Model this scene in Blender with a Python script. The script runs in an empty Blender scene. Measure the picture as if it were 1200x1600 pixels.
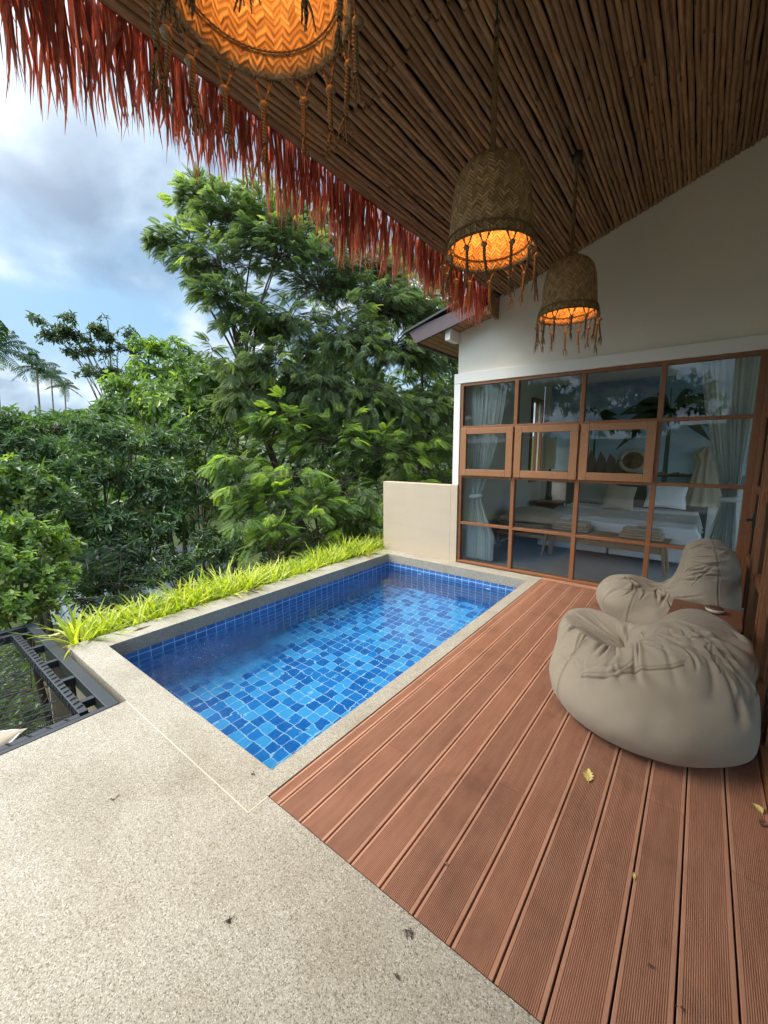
import bpy, math, random
import numpy as np
from mathutils import Vector, Matrix
R = math.radians
rng = np.random.default_rng(7)
random.seed(7)
sc = bpy.context.scene
col = sc.collection

# ------------------------------------------------------------------ helpers
def tag(o, label=None, cat=None, group=None, kind=None):
    if label: o['label'] = label
    if cat: o['category'] = cat
    if group: o['group'] = group
    if kind: o['kind'] = kind
    return o

def empty(name, loc=(0, 0, 0), rz=0, label=None, cat=None, group=None, kind=None):
    o = bpy.data.objects.new(name, None)
    o.empty_display_size = .1
    col.objects.link(o)
    o.location = loc
    o.rotation_euler = (0, 0, rz)
    return tag(o, label, cat, group, kind)

def copy_tree(o, parent=None):
    c = o.copy()
    col.objects.link(c)
    c.parent = parent
    for ch in list(o.children):
        copy_tree(ch, c)
    return c

class MB:
    """collects polygons, builds one mesh object"""
    def __init__(s):
        s.v = []; s.f = []; s.n = 0; s.mi = []; s.tint = []; s.uv = []; s.m = 0; s.t = .5
    def add(s, verts, faces, uvs=None, tint=None):
        verts = np.asarray(verts, float).reshape(-1, 3)
        faces = np.asarray(faces, int)
        s.v.append(verts)
        s.f.append(faces + s.n)
        s.mi.append(np.full(len(faces), s.m))
        t = s.t if tint is None else tint
        s.tint.append(np.broadcast_to(np.asarray(t, float), (len(verts),)).copy())
        s.uv.append(np.zeros((len(verts), 2)) if uvs is None else np.asarray(uvs, float))
        s.n += len(verts)
        return s
    def box(s, x0, x1, y0, y1, z0, z1, M=None, tint=None):
        v = np.array([[x, y, z] for x in (x0, x1) for y in (y0, y1) for z in (z0, z1)], float)
        if M is not None:
            M = np.array(M); v = v @ M[:3, :3].T + M[:3, 3]
        f = [[0, 1, 3, 2], [4, 6, 7, 5], [0, 4, 5, 1], [2, 3, 7, 6], [0, 2, 6, 4], [1, 5, 7, 3]]
        return s.add(v, f, tint=tint)
    def quad(s, a, b, c, d):
        return s.add([a, b, c, d], [[0, 1, 2, 3]], uvs=[(0, 0), (1, 0), (1, 1), (0, 1)])
    def tube(s, pts, rad, n=6, cap=True, tint=None, flat=1.0):
        P = np.asarray(pts, float); k = len(P)
        rad = np.broadcast_to(np.asarray(rad, float), (k,))
        T = np.gradient(P, axis=0); T /= (np.linalg.norm(T, axis=1)[:, None] + 1e-9)
        ref = np.array([0, 0, 1.]) if abs(T[:, 2]).mean() < .8 else np.array([0, 1., 0])
        A = np.cross(T, ref); A /= (np.linalg.norm(A, axis=1)[:, None] + 1e-9)
        B = np.cross(T, A)
        a = np.linspace(0, 2 * math.pi, n, endpoint=False)
        V = P[:, None, :] + rad[:, None, None] * (np.cos(a)[None, :, None] * A[:, None, :] + flat * np.sin(a)[None, :, None] * B[:, None, :])
        L = np.concatenate([[0], np.cumsum(np.linalg.norm(np.diff(P, axis=0), axis=1))])
        uv = np.stack(np.broadcast_arrays(np.arange(n)[None, :] / n, L[:, None]), -1).reshape(-1, 2)
        i = np.arange(k - 1)[:, None] * n; j = np.arange(n)[None, :]; j2 = (j + 1) % n
        F = np.stack([i + j, i + n + j, i + n + j2, i + j2], -1).reshape(-1, 4)
        s.add(V.reshape(-1, 3), F, uvs=uv, tint=tint)
        if cap and n >= 4:
            for base in (0, (k - 1) * n):
                c = P[0] if base == 0 else P[-1]
                vv = np.vstack([V[0] if base == 0 else V[-1], c[None]])
                s.add(vv, [[q, (q + 1) % n, n, n] for q in range(n)], tint=tint)
        return s
    def lathe(s, prof, n=48, c=(0, 0, 0), closed=False, a0=0):
        prof = np.asarray(prof, float); k = len(prof)
        a = np.linspace(0, 2 * math.pi, n + 1) + a0
        V = np.stack([prof[:, None, 0] * np.cos(a), prof[:, None, 0] * np.sin(a), np.broadcast_to(prof[:, None, 1], (k, n + 1))], -1) + np.array(c)
        L = np.concatenate([[0], np.cumsum(np.linalg.norm(np.diff(prof, axis=0), axis=1))])
        uv = np.stack(np.broadcast_arrays((np.arange(n + 1) / n)[None, :], L[:, None]), -1).reshape(-1, 2)
        i = np.arange(k - 1)[:, None] * (n + 1); j = np.arange(n)[None, :]
        F = np.stack([i + j, i + j + 1, i + n + 1 + j + 1, i + n + 1 + j], -1).reshape(-1, 4)
        return s.add(V.reshape(-1, 3), F, uvs=uv)
    def build(s, name, mats, parent=None, smooth=False, bevel=0, auto=None):
        V = np.vstack(s.v); 
        me = bpy.data.meshes.new(name)
        loops = []; starts = []; tot = 0
        idx = []
        sizes = []
        for f in s.f:
            if f.shape[1] == 4:
                deg = f[:, 2] == f[:, 3]
                if deg.any():
                    for row, d in zip(f, deg):
                        r = row[:3] if d else row
                        idx.append(r); sizes.append(np.array([len(r)]))
                    continue
            idx.append(f.reshape(-1)); sizes.append(np.full(len(f), f.shape[1]))
        idx = np.concatenate(idx); sizes = np.concatenate(sizes)
        starts = np.concatenate([[0], np.cumsum(sizes)[:-1]])
        me.vertices.add(len(V)); me.vertices.foreach_set('co', V.astype(np.float32).ravel())
        me.loops.add(len(idx)); me.loops.foreach_set('vertex_index', idx.astype(np.int32))
        me.polygons.add(len(sizes)); me.polygons.foreach_set('loop_start', starts.astype(np.int32))
        me.polygons.foreach_set('loop_total', sizes.astype(np.int32))
        mats = mats if isinstance(mats, (list, tuple)) else [mats]
        for m in mats: me.materials.append(m)
        me.polygons.foreach_set('material_index', np.concatenate(s.mi).astype(np.int32))
        me.polygons.foreach_set('use_smooth', np.full(len(sizes), bool(smooth)))
        at = me.attributes.new('tint', 'FLOAT', 'POINT'); at.data.foreach_set('value', np.concatenate(s.tint).astype(np.float32))
        uvl = me.uv_layers.new(name='UVMap'); uvl.data.foreach_set('uv', np.vstack(s.uv)[idx].astype(np.float32).ravel())
        me.update(calc_edges=True)
        me.validate()
        o = bpy.data.objects.new(name, me); col.objects.link(o)
        if parent is not None: o.parent = parent
        if bevel:
            b = o.modifiers.new('b', 'BEVEL'); b.width = bevel; b.segments = 2; b.limit_method = 'ANGLE'
        return o

# vectorised value noise
def _h(i, j, k, seed):
    n = (i * 73856093) ^ (j * 19349663) ^ (k * 83492791) ^ (seed * 2654435761)
    n = (n ^ (n >> 13)) * 1274126177 & 0x7fffffff
    n = n ^ (n >> 16)
    return (n & 0xffff) / 65535.0
def vnoise(P, seed=0):
    P = np.asarray(P, float); F = np.floor(P).astype(np.int64); t = P - F; t = t * t * (3 - 2 * t)
    r = 0
    for a in (0, 1):
        for b in (0, 1):
            for c in (0, 1):
                w = (t[..., 0] if a else 1 - t[..., 0]) * (t[..., 1] if b else 1 - t[..., 1]) * (t[..., 2] if c else 1 - t[..., 2])
                r = r + w * _h(F[..., 0] + a, F[..., 1] + b, F[..., 2] + c, seed)
    return r * 2 - 1

# ------------------------------------------------------------------ camera
CH = 1.6
FPX = 635.94; YAW = R(37.83); PIT = R(8.589); ROLL = R(-0.149)
fwd = np.array([-math.sin(YAW) * math.cos(PIT), math.cos(YAW) * math.cos(PIT), -math.sin(PIT)])
rt = np.array([math.cos(YAW), math.sin(YAW), 0]); up = np.cross(rt, fwd)
r2 = rt * math.cos(ROLL) + up * math.sin(ROLL); u2 = -rt * math.sin(ROLL) + up * math.cos(ROLL)
cam = bpy.data.cameras.new('camera'); camo = bpy.data.objects.new('camera', cam); col.objects.link(camo)
camo.matrix_world = Matrix(((r2[0], u2[0], -fwd[0], 0), (r2[1], u2[1], -fwd[1], 0), (r2[2], u2[2], -fwd[2], CH), (0, 0, 0, 1)))
cam.sensor_fit = 'VERTICAL'; cam.sensor_height = 36; cam.lens = FPX / 1600 * 36
cam.clip_start = .02; cam.clip_end = 2000
sc.camera = camo
def ray(u, v):
    return r2 * (u - 600) / FPX - u2 * (v - 800) / FPX + fwd
def at(u, v, d):
    """world point seen at photo pixel u,v at horizontal distance d (used to survey where trees stand)"""
    q = ray(u, v); q = q * d / math.hypot(q[0], q[1]); return np.array([q[0], q[1], q[2] + CH])

# ------------------------------------------------------------------ material helpers
class NT:
    def __init__(s, name):
        s.mat = bpy.data.materials.new(name); s.mat.use_nodes = True
        s.t = s.mat.node_tree; s.t.nodes.clear()
        s.out = s.n('ShaderNodeOutputMaterial')
    def n(s, typ, **kw):
        nd = s.t.nodes.new(typ)
        for k, v in kw.items():
            setattr(nd, k, v)
        return nd
    def link(s, a, b): s.t.links.new(a, b)
    def setin(s, nd, key, v):
        i = nd.inputs[key]
        if hasattr(v, 'node'): s.link(v, i)
        else: i.default_value = v
    def math(s, op, a, b=0.0, c=None, clamp=False):
        nd = s.n('ShaderNodeMath', operation=op); nd.use_clamp = clamp
        s.setin(nd, 0, a); s.setin(nd, 1, b)
        if c is not None: s.setin(nd, 2, c)
        return nd.outputs[0]
    def noise(s, vec, scale, detail=3, rough=.5, dist=0, out='Fac'):
        nd = s.n('ShaderNodeTexNoise'); s.setin(nd, 'Vector', vec)
        nd.inputs['Scale'].default_value = scale; nd.inputs['Detail'].default_value = detail
        nd.inputs['Roughness'].default_value = rough; nd.inputs['Distortion'].default_value = dist
        return nd.outputs[out]
    def ramp(s, fac, stops, interp='LINEAR'):
        nd = s.n('ShaderNodeValToRGB'); s.setin(nd, 'Fac', fac); cr = nd.color_ramp; cr.interpolation = interp
        while len(cr.elements) < len(stops): cr.elements.new(.5)
        for e, (p, c) in zip(cr.elements, stops):
            e.position = p; e.color = (*c, 1) if len(c) == 3 else c
        return nd.outputs['Color']
    def mix(s, fac, a, b, typ='MIX'):
        nd = s.n('ShaderNodeMix', data_type='RGBA', blend_type=typ)
        s.setin(nd, 0, fac)
        for k, v in ((6, a), (7, b)):
            if isinstance(v, tuple): v = (*v[:3], 1)
            s.setin(nd, k, v)
        return nd.outputs[2]
    def pos(s): return s.n('ShaderNodeNewGeometry').outputs['Position']
    def obj(s): return s.n('ShaderNodeTexCoord').outputs['Object']
    def uv(s): return s.n('ShaderNodeTexCoord').outputs['UV']
    def tint(s): 
        nd = s.n('ShaderNodeAttribute'); nd.attribute_name = 'tint'; return nd.outputs['Fac']
    def mapping(s, vec, scale=(1, 1, 1), rot=(0, 0, 0), loc=(0, 0, 0)):
        nd = s.n('ShaderNodeMapping'); s.link(vec, nd.inputs[0])
        nd.inputs['Scale'].default_value = scale; nd.inputs['Rotation'].default_value = rot; nd.inputs['Location'].default_value = loc
        return nd.outputs[0]
    def sep(s, vec):
        nd = s.n('ShaderNodeSeparateXYZ'); s.link(vec, nd.inputs[0]); return nd.outputs
    def comb(s, x, y, z):
        nd = s.n('ShaderNodeCombineXYZ')
        for i, v in enumerate((x, y, z)): s.setin(nd, i, v)
        return nd.outputs[0]
    def bump(s, h, strength=.3, dist=.01, normal=None):
        nd = s.n('ShaderNodeBump'); s.setin(nd, 'Height', h); nd.inputs['Strength'].default_value = strength; nd.inputs['Distance'].default_value = dist
        if normal is not None: s.link(normal, nd.inputs['Normal'])
        return nd.outputs[0]
    def principled(s, base, rough=.6, normal=None, spec=.5, **kw):
        nd = s.n('ShaderNodeBsdfPrincipled')
        if isinstance(base, tuple): base = (*base[:3], 1)
        s.setin(nd, 'Base Color', base); s.setin(nd, 'Roughness', rough); s.setin(nd, 'Specular IOR Level', spec)
        if normal is not None: s.link(normal, nd.inputs['Normal'])
        for k, v in kw.items(): s.setin(nd, k, v)
        return nd.outputs[0]
    def done(s, sh):
        s.link(sh, s.out.inputs[0]); return s.mat

def simple(name, c, rough=.6, var=.12, scale=8, bump=.0, bscale=60, spec=.5, metal=0):
    m = NT(name); p = m.obj()
    n = m.noise(p, scale, 4, .6)
    base = m.mix(n, tuple(x * (1 - var) for x in c), tuple(min(1, x * (1 + var)) for x in c))
    nm = m.bump(m.noise(p, bscale, 3), bump, .005) if bump else None
    return m.done(m.principled(base, rough, nm, spec, Metallic=metal))

# aggregate (pebble wash)
def mat_pebble():
    m = NT('pebble_wash'); p = m.pos()
    v = m.n('ShaderNodeTexVoronoi'); m.link(p, v.inputs['Vector']); v.inputs['Scale'].default_value = 260; v.inputs['Randomness'].default_value = 1
    sepc = m.n('ShaderNodeSeparateColor'); m.link(v.outputs['Color'], sepc.inputs[0])
    c = m.ramp(sepc.outputs[0], [(0, (.17, .15, .12)), (.10, (.29, .26, .21)), (.28, (.38, .35, .29)), (.6, (.44, .41, .345)), (.85, (.51, .48, .42)), (1, (.63, .61, .56))])
    v2 = m.n('ShaderNodeTexVoronoi'); m.link(p, v2.inputs['Vector']); v2.inputs['Scale'].default_value = 110
    sep2 = m.n('ShaderNodeSeparateColor'); m.link(v2.outputs['Color'], sep2.inputs[0])
    spot = m.math('GREATER_THAN', sep2.outputs[1], .9)
    near = m.math('LESS_THAN', v2.outputs['Distance'], .33)
    c = m.mix(m.math('MULTIPLY', m.math('MULTIPLY', spot, near), .65), c, (.2, .15, .10))
    big = m.noise(p, 1.3, 5, .6)
    c = m.mix(m.math('MULTIPLY', m.math('SUBTRACT', big, .35, clamp=True), 1.6, clamp=True), m.mix(1, c, (.80, .78, .74), 'MULTIPLY'), c)
    st = m.ramp(m.noise(m.mapping(p, (1, 1, 1), loc=(3, 7, 0)), 2.6, 6, .65), [(.44, (1, 1, 1)), (.56, (.90, .88, .84)), (.72, (.72, .69, .64))])
    c = m.mix(.7, c, st, 'MULTIPLY')
    grout = m.math('SUBTRACT', 1, m.math('MULTIPLY', v.outputs['Distance'], 1.0))
    nm = m.bump(grout, .55, .0025)
    return m.done(m.principled(c, .62, nm, .35))

def mat_deck():
    m = NT('composite_deck'); p = m.pos(); t = m.tint()
    n = m.noise(m.mapping(p, (9, 1.0, 1)), 4, 5, .65)
    c = m.ramp(n, [(.3, (.36, .178, .113)), (.7, (.465, .25, .165))])
    st = m.noise(p, 2.2, 6, .7)
    c = m.mix(m.math('MULTIPLY', m.math('SUBTRACT', st, .52, clamp=True), 3.0, clamp=True), c, (.17, .085, .055))
    d2 = m.noise(m.mapping(p, (1, .7, 1), loc=(5, 1, 0)), 5.0, 6, .7)
    c = m.mix(m.math('MULTIPLY', m.math('SUBTRACT', d2, .58, clamp=True), 2.5, clamp=True), c, (.42, .29, .22))
    c = m.mix(1, c, m.ramp(t, [(0, (.86, .86, .86)), (1, (1.12, 1.10, 1.08))]), 'MULTIPLY')
    return m.done(m.principled(c, .55, None, .35))

def mat_tile(name, wall):
    m = NT(name); p = m.pos(); x, y, z = m.sep(p)
    S = 1 / .1045
    if wall:
        a = m.math('MULTIPLY', m.math('ADD', m.math('ADD', x, y), 20), S); b = m.math('MULTIPLY', m.math('ADD', z, 20.13), S)
    else:
        a = m.math('MULTIPLY', m.math('ADD', x, 20), S); b = m.math('MULTIPLY', m.math('ADD', y, 20), S)
    fa = m.math('FRACT', a); fb = m.math('FRACT', b)
    ia = m.math('FLOOR', a); ib = m.math('FLOOR', b)
    wn = m.n('ShaderNodeTexWhiteNoise', noise_dimensions='3D'); m.link(m.comb(ia, ib, .5), wn.inputs['Vector'])
    r = wn.outputs['Value']
    if wall:
        c = m.ramp(r, [(0, (.02, .085, .32)), (.5, (.035, .13, .40)), (1, (.055, .18, .48))])
        stv = m.noise(m.comb(m.math('MULTIPLY', a, .8), m.math('MULTIPLY', b, 9), ia), 1.0, 4, .7)
        c = m.mix(m.math('MULTIPLY', m.math('SUBTRACT', stv, .42, clamp=True), 2.6, clamp=True), c, (.14, .25, .52))
    else:
        c = m.ramp(r, [(0, (.008, .14, .47)), (.28, (.010, .17, .52)), (.29, (.014, .21, .60)), (.62, (.025, .26, .65)), (.63, (.06, .39, .77)), (1, (.10, .45, .82))], 'CONSTANT')
        mott = m.noise(m.comb(a, b, r), 2.2, 5, .7)
        c = m.mix(m.math('MULTIPLY', m.math('SUBTRACT', mott, .45, clamp=True), 1.3, clamp=True), c, (.07, .22, .66))
    w = .036
    def edge(f): return m.math('LESS_THAN', m.math('MINIMUM', f, m.math('SUBTRACT', 1, f)), w)
    g = m.math('MAXIMUM', edge(fa), edge(fb))
    c = m.mix(g, c, (.34, .60, .76))
    nm = m.bump(m.math('SUBTRACT', 1, g), .3, .002)
    return m.done(m.principled(c, .18, nm, .5))

def mat_water():
    m = NT('pool_water'); p = m.pos()
    n1 = m.noise(m.mapping(p, (1, 1.0, 1)), 4.6, 1, .5, .4)
    n2 = m.noise(m.mapping(p, (1.3, .8, 1)), 13, 1, .5, .4)
    # jets from the inlets stir two patches of the surface
    def patch(cx, cy, rad):
        d = m.n('ShaderNodeVectorMath', operation='DISTANCE'); m.link(p, d.inputs[0]); d.inputs[1].default_value = (cx, cy, -.2)
        return m.math('SUBTRACT', 1, m.math('DIVIDE', d.outputs['Value'], rad), clamp=True)
    pt = m.math('ADD', patch(-3.45, 1.85, .75), m.math('MULTIPLY', patch(-3.55, 3.9, .45), .5))
    n3 = m.noise(m.mapping(p, (1, 1.4, 1)), 16, 4, .6, 1.2)
    h = m.math('ADD', m.math('MULTIPLY', n1, 1.0), m.math('MULTIPLY', n2, .32))
    h = m.math('ADD', h, m.math('MULTIPLY', m.math('MULTIPLY', n3, pt), 3.0))
    nm = m.bump(h, 1.0, .0052)
    g = m.n('ShaderNodeBsdfGlass'); g.inputs['IOR'].default_value = 1.33; g.inputs['Roughness'].default_value = 0.0
    g.inputs['Color'].default_value = (.93, .985, 1, 1)
    m.link(nm, g.inputs['Normal'])
    return m.done(g.outputs[0])

def mat_glass(name, tintc=(.93, .96, .95), boost=.8):
    m = NT(name)
    p = m.obj()
    nm = m.bump(m.noise(p, 1.5, 2), .06, .02)
    tr = m.n('ShaderNodeBsdfTransparent'); tr.inputs[0].default_value = (*tintc, 1)
    gl = m.n('ShaderNodeBsdfGlossy'); gl.inputs['Roughness'].default_value = .004; gl.inputs['Color'].default_value = (.95, .97, 1, 1); m.link(nm, gl.inputs['Normal'])
    fr = m.n('ShaderNodeFresnel'); fr.inputs[0].default_value = 1.5
    k = m.math('MULTIPLY', fr.outputs[0], boost, clamp=True)
    mx = m.n('ShaderNodeMixShader'); m.link(k, mx.inputs[0]); m.link(tr.outputs[0], mx.inputs[1]); m.link(gl.outputs[0], mx.inputs[2])
    return m.done(mx.outputs[0])

def mat_wood(name, c1, c2, scale=(6, 6, 6), rough=.42, axis=None):
    m = NT(name); p = m.obj()
    n = m.noise(m.mapping(p, scale), 3, 5, .6, 1.2)
    c = m.mix(n, c1, c2)
    k = m.noise(m.mapping(p, tuple(3 * q for q in scale)), 6, 3, .6)
    c = m.mix(m.math('MULTIPLY', m.math('SUBTRACT', k, .5, clamp=True), 1.6, clamp=True), c, tuple(.45 * q for q in c1))
    nm = m.bump(k, .12, .002)
    return m.done(m.principled(c, rough, nm, .4))

def mat_pole():
    m = NT('ceiling_pole_bark'); p = m.obj(); t = m.tint()
    n = m.noise(m.mapping(p, (22, 1.6, 22)), 3, 6, .7, .8)
    c = m.ramp(n, [(.25, (.11, .06, .032)), (.5, (.31, .185, .098)), (.78, (.52, .35, .20))])
    c = m.mix(1, c, m.ramp(t, [(0, (.62, .55, .5)), (.5, (1, 1, 1)), (1, (1.35, 1.25, 1.1))]), 'MULTIPLY')
    v = m.n('ShaderNodeTexVoronoi'); m.link(m.mapping(p, (16, 5, 16)), v.inputs['Vector']); v.inputs['Scale'].default_value = 1.0
    kn = m.math('LESS_THAN', v.outputs['Distance'], .13)
    c = m.mix(m.math('MULTIPLY', kn, .7), c, (.03, .015, .01))
    nm = m.bump(n, .5, .006)
    return m.done(m.principled(c, .6, nm, .3))

def mat_leaf(name, stops, trans=.35, rough=.42, spec=.45, tcol=None):
    m = NT(name); t = m.tint()
    c = m.ramp(t, stops)
    n = m.noise(m.pos(), 30, 2)
    c = m.mix(1, c, m.ramp(n, [(.3, (.8, .8, .8)), (.7, (1.15, 1.15, 1.1))]), 'MULTIPLY')
    b = m.principled(c, rough, None, spec)
    tl = m.n('ShaderNodeBsdfTranslucent')
    tc = m.mix(1, c, tcol or (1.5, 1.7, .6), 'MULTIPLY'); m.link(tc, tl.inputs[0])
    mx = m.n('ShaderNodeMixShader'); mx.inputs[0].default_value = trans; m.link(b, mx.inputs[1]); m.link(tl.outputs[0], mx.inputs[2])
    return m.done(mx.outputs[0])

def mat_plaster(name, c, var=.05, streak=0):
    m = NT(name); p = m.pos()
    n = m.noise(p, 2.5, 5, .65)
    cc = m.mix(n, tuple(x * (1 - var) for x in c), tuple(min(1, x * (1 + var)) for x in c))
    if streak:
        s = m.noise(m.mapping(p, (1, 1, 7)), 1.6, 5, .6)
        cc = m.mix(m.math('MULTIPLY', m.math('SUBTRACT', s, .45, clamp=True), streak, clamp=True), cc, tuple(x * .8 for x in c))
    nm = m.bump(m.noise(p, 45, 4, .6), .12, .004)
    return m.done(m.principled(cc, .75, nm, .25))

def mat_fabric(name, c, var=.1, bscale=900, rough=.85, sheen=.15):
    m = NT(name); p = m.obj()
    n = m.noise(p, 5, 5, .6)
    cc = m.mix(n, tuple(x * (1 - var) for x in c), tuple(min(1, x * (1 + var)) for x in c))
    d = m.ramp(m.noise(m.mapping(p, (1, 1, 1), loc=(2, 9, 4)), 2.2, 6, .7), [(.58, (1, 1, 1)), (.75, (.84, .80, .76))])
    cc = m.mix(.8, cc, d, 'MULTIPLY')
    w = m.noise(p, bscale, 2)
    big = m.noise(p, 22, 4, .6, .6)
    nm = m.bump(w, .25, .0006); nm = m.bump(big, .10, .010, nm)
    return m.done(m.principled(cc, rough, nm, .2, **{'Sheen Weight': sheen}))

def mat_weave():
    m = NT('woven_bamboo'); u, v, _ = m.sep(m.uv())
    A = m.math('ADD', m.math('MULTIPLY', u, 26), m.math('MULTIPLY', m.noise(m.obj(), 9, 2), .9))       # zigzag columns round the shade
    tri = m.math('ABSOLUTE', m.math('SUBTRACT', m.math('FRACT', A), .5))
    V = m.math('ADD', m.math('ADD', m.math('MULTIPLY', v, 46), m.math('MULTIPLY', tri, 2.6)), m.math('MULTIPLY', m.noise(m.obj(), 14, 3), 1.6))
    fv = m.math('FRACT', V)
    side = m.math('GREATER_THAN', m.math('FRACT', A), .5)
    wn = m.n('ShaderNodeTexWhiteNoise', noise_dimensions='3D'); m.link(m.comb(m.math('FLOOR', V), m.math('FLOOR', A), side), wn.inputs['Vector'])
    c = m.ramp(wn.outputs['Value'], [(0, (.28, .18, .085)), (.5, (.44, .29, .145)), (1, (.60, .42, .22))])
    gap = m.math('LESS_THAN', fv, .13)
    c = m.mix(m.math('MULTIPLY', gap, .5), c, (.07, .045, .02))
    prof = m.math('SINE', m.math('MULTIPLY', fv, 3.1416))
    nm = m.bump(m.math('ADD', prof, m.math('MULTIPLY', m.math('LESS_THAN', tri, .03), -.6)), .9, .004)
    b = m.principled(c, .55, nm, .3)
    tl = m.n('ShaderNodeBsdfTranslucent'); m.link(c, tl.inputs[0])
    mx = m.n('ShaderNodeMixShader'); mx.inputs[0].default_value = .04; m.link(b, mx.inputs[1]); m.link(tl.outputs[0], mx.inputs[2])
    return m.done(mx.outputs[0])

def mat_rope(name, c):
    m = NT(name); u, v, _ = m.sep(m.uv())
    tw = m.math('FRACT', m.math('ADD', m.math('MULTIPLY', v, 70), m.math('MULTIPLY', u, 2)))
    pr = m.math('SINE', m.math('MULTIPLY', tw, 3.1416))
    cc = m.mix(pr, tuple(.55 * q for q in c), c)
    n = m.noise(m.obj(), 90, 3); cc = m.mix(m.math('MULTIPLY', n, .4), cc, tuple(.6 * q for q in c))
    return m.done(m.principled(cc, .9, m.bump(pr, .7, .003), .1))

M = {}
M['pebble'] = mat_pebble()
M['deck'] = mat_deck()
M['tile_floor'] = mat_tile('pool_floor_tile', False)
M['tile_wall'] = mat_tile('pool_wall_tile', True)
M['water'] = mat_water()
M['glass'] = mat_glass('window_glass', boost=.8)
M['teak'] = mat_wood('teak_frame', (.20, .078, .032), (.32, .135, .058), (5, 5, 5))
M['teak_light'] = mat_wood('teak_casement', (.27, .125, .055), (.40, .20, .095), (4, 4, 4))
M['table_wood'] = mat_wood('table_wood', (.14, .062, .034), (.24, .11, .06), (3, 12, 3), .4)
M['bench_wood'] = mat_wood('bench_wood', (.30, .20, .12), (.42, .30, .19), (3, 3, 3))
M['soffit'] = mat_wood('soffit_board', (.24, .125, .055), (.36, .20, .10), (6, 1, 6))
M['pole'] = mat_pole()
M['white'] = mat_plaster('white_plaster', (.77, .735, .645), .05, .35)
M['trim'] = mat_plaster('white_trim', (.80, .79, .74), .03)
M['beige'] = mat_plaster('beige_plaster', (.54, .445, .33), .08, .9)
M['fascia'] = simple('fascia_paint', (.075, .05, .055), .5, .2, 6, .1)
M['black'] = simple('black_paint', (.02, .024, .03), .42, .2, 12, .1, 200)
M['frame_metal'] = simple('dark_metal', (.028, .034, .043), .38, .25, 9, .08, 120, .5)
M['dark'] = simple('gap_shade', (.015, .012, .01), .9)  # near black: shade put into the colour behind board and pole gaps
M['grout'] = simple('joint_strip', (.55, .50, .38), .7, .15, 20)
M['bag'] = mat_fabric('beanbag_canvas', (.280, .240, .182), .06)
M['seam'] = simple('seam_thread', (.17, .135, .095), .8)
def mat_curtain():
    m = NT('curtain_cloth'); p = m.obj(); n = m.noise(p, 5, 3)
    c = m.mix(n, (.80, .87, .86), (.86, .92, .90)); b = m.principled(c, .85, m.bump(m.noise(p, 500, 2), .2, .001), .2)
    tl = m.n('ShaderNodeBsdfTranslucent'); m.link(c, tl.inputs[0]); mx = m.n('ShaderNodeMixShader'); mx.inputs[0].default_value = .12; m.link(b, mx.inputs[1]); m.link(tl.outputs[0], mx.inputs[2])
    return m.done(mx.outputs[0])
M['curtain'] = mat_curtain()
M['linen'] = mat_fabric('white_linen', (.74, .76, .80), .03, 700, .8)
M['throw'] = mat_fabric('grey_throw', (.36, .36, .33), .08, 300)
M['cushion'] = mat_fabric('beige_cushion_cloth', (.40, .34, .26), .08, 300)
M['towel'] = mat_fabric('towel_cloth', (.46, .38, .30), .06, 400, .95)
M['concrete'] = simple('polished_concrete', (.42, .44, .46), .22, .14, 1.6, .02, 30)
M['room_wall'] = mat_plaster('room_wall', (.66, .65, .62), .04)
M['room_ceiling'] = simple('room_ceiling', (.7, .68, .64), .8)
M['thatch'] = mat_leaf('dry_palm_strip', [(0, (.16, .095, .092)), (.35, (.27, .135, .118)), (.65, (.40, .165, .12)), (1, (.62, .27, .18))], .45, .5, .35, (1.8, .85, .6))
M['weave'] = mat_weave()
M['rope'] = mat_rope('jute_rope', (.30, .20, .115))
M['rope_dark'] = mat_rope('black_cord', (.085, .085, .09))
M['bead'] = simple('coconut_bead', (.25, .165, .095), .35, .4, 60, .2, 120)
M['bark'] = simple('tree_bark', (.105, .082, .060), .85, .4, 7, .6, 25)
M['bark_pale'] = simple('palm_bark', (.26, .22, .18), .85, .3, 5, .5, 18)
M['soil'] = simple('soil', (.06, .045, .03), .95, .4, 5, .6, 20)
M['fern'] = mat_leaf('feathery_leaf', [(0, (.095, .135, .07)), (.5, (.19, .265, .12)), (.8, (.29, .39, .12)), (1, (.48, .58, .13))], .42, .46, .45, (1.3, 1.35, .75))
M['fern_light'] = mat_leaf('light_feathery_leaf', [(0, (.10, .15, .06)), (.4, (.19, .29, .10)), (.7, (.32, .44, .11)), (1, (.52, .64, .12))], .45, .45, .45, (1.4, 1.5, .6))
M['mango'] = mat_leaf('glossy_leaf', [(0, (.042, .075, .036)), (.6, (.09, .16, .062)), (.9, (.16, .25, .08)), (1, (.28, .38, .09))], .34, .32, .6)
M['bright'] = mat_leaf('bright_leaf', [(0, (.08, .13, .045)), (.5, (.18, .28, .07)), (.9, (.30, .40, .09)), (1, (.46, .50, .14))], .35, .4)
M['mid'] = mat_leaf('mid_green_leaf', [(0, (.055, .095, .04)), (.5, (.115, .19, .065)), (.9, (.19, .28, .08)), (1, (.32, .40, .11))], .35, .42)
M['dusty'] = mat_leaf('dusty_leaf', [(0, (.06, .085, .05)), (.6, (.11, .15, .075)), (1, (.19, .23, .10))], .3, .5)
M['conifer'] = mat_leaf('fine_needle', [(0, (.018, .04, .02)), (.6, (.04, .078, .035)), (1, (.075, .13, .05))], .2, .5)
M['lily'] = mat_leaf('yellow_green_blade', [(0, (.11, .21, .02)), (.3, (.30, .42, .035)), (.6, (.52, .60, .06)), (.85, (.72, .72, .11)), (1, (.80, .78, .30))], .42, .35, .5, (1.2, 1.25, .5))
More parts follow.
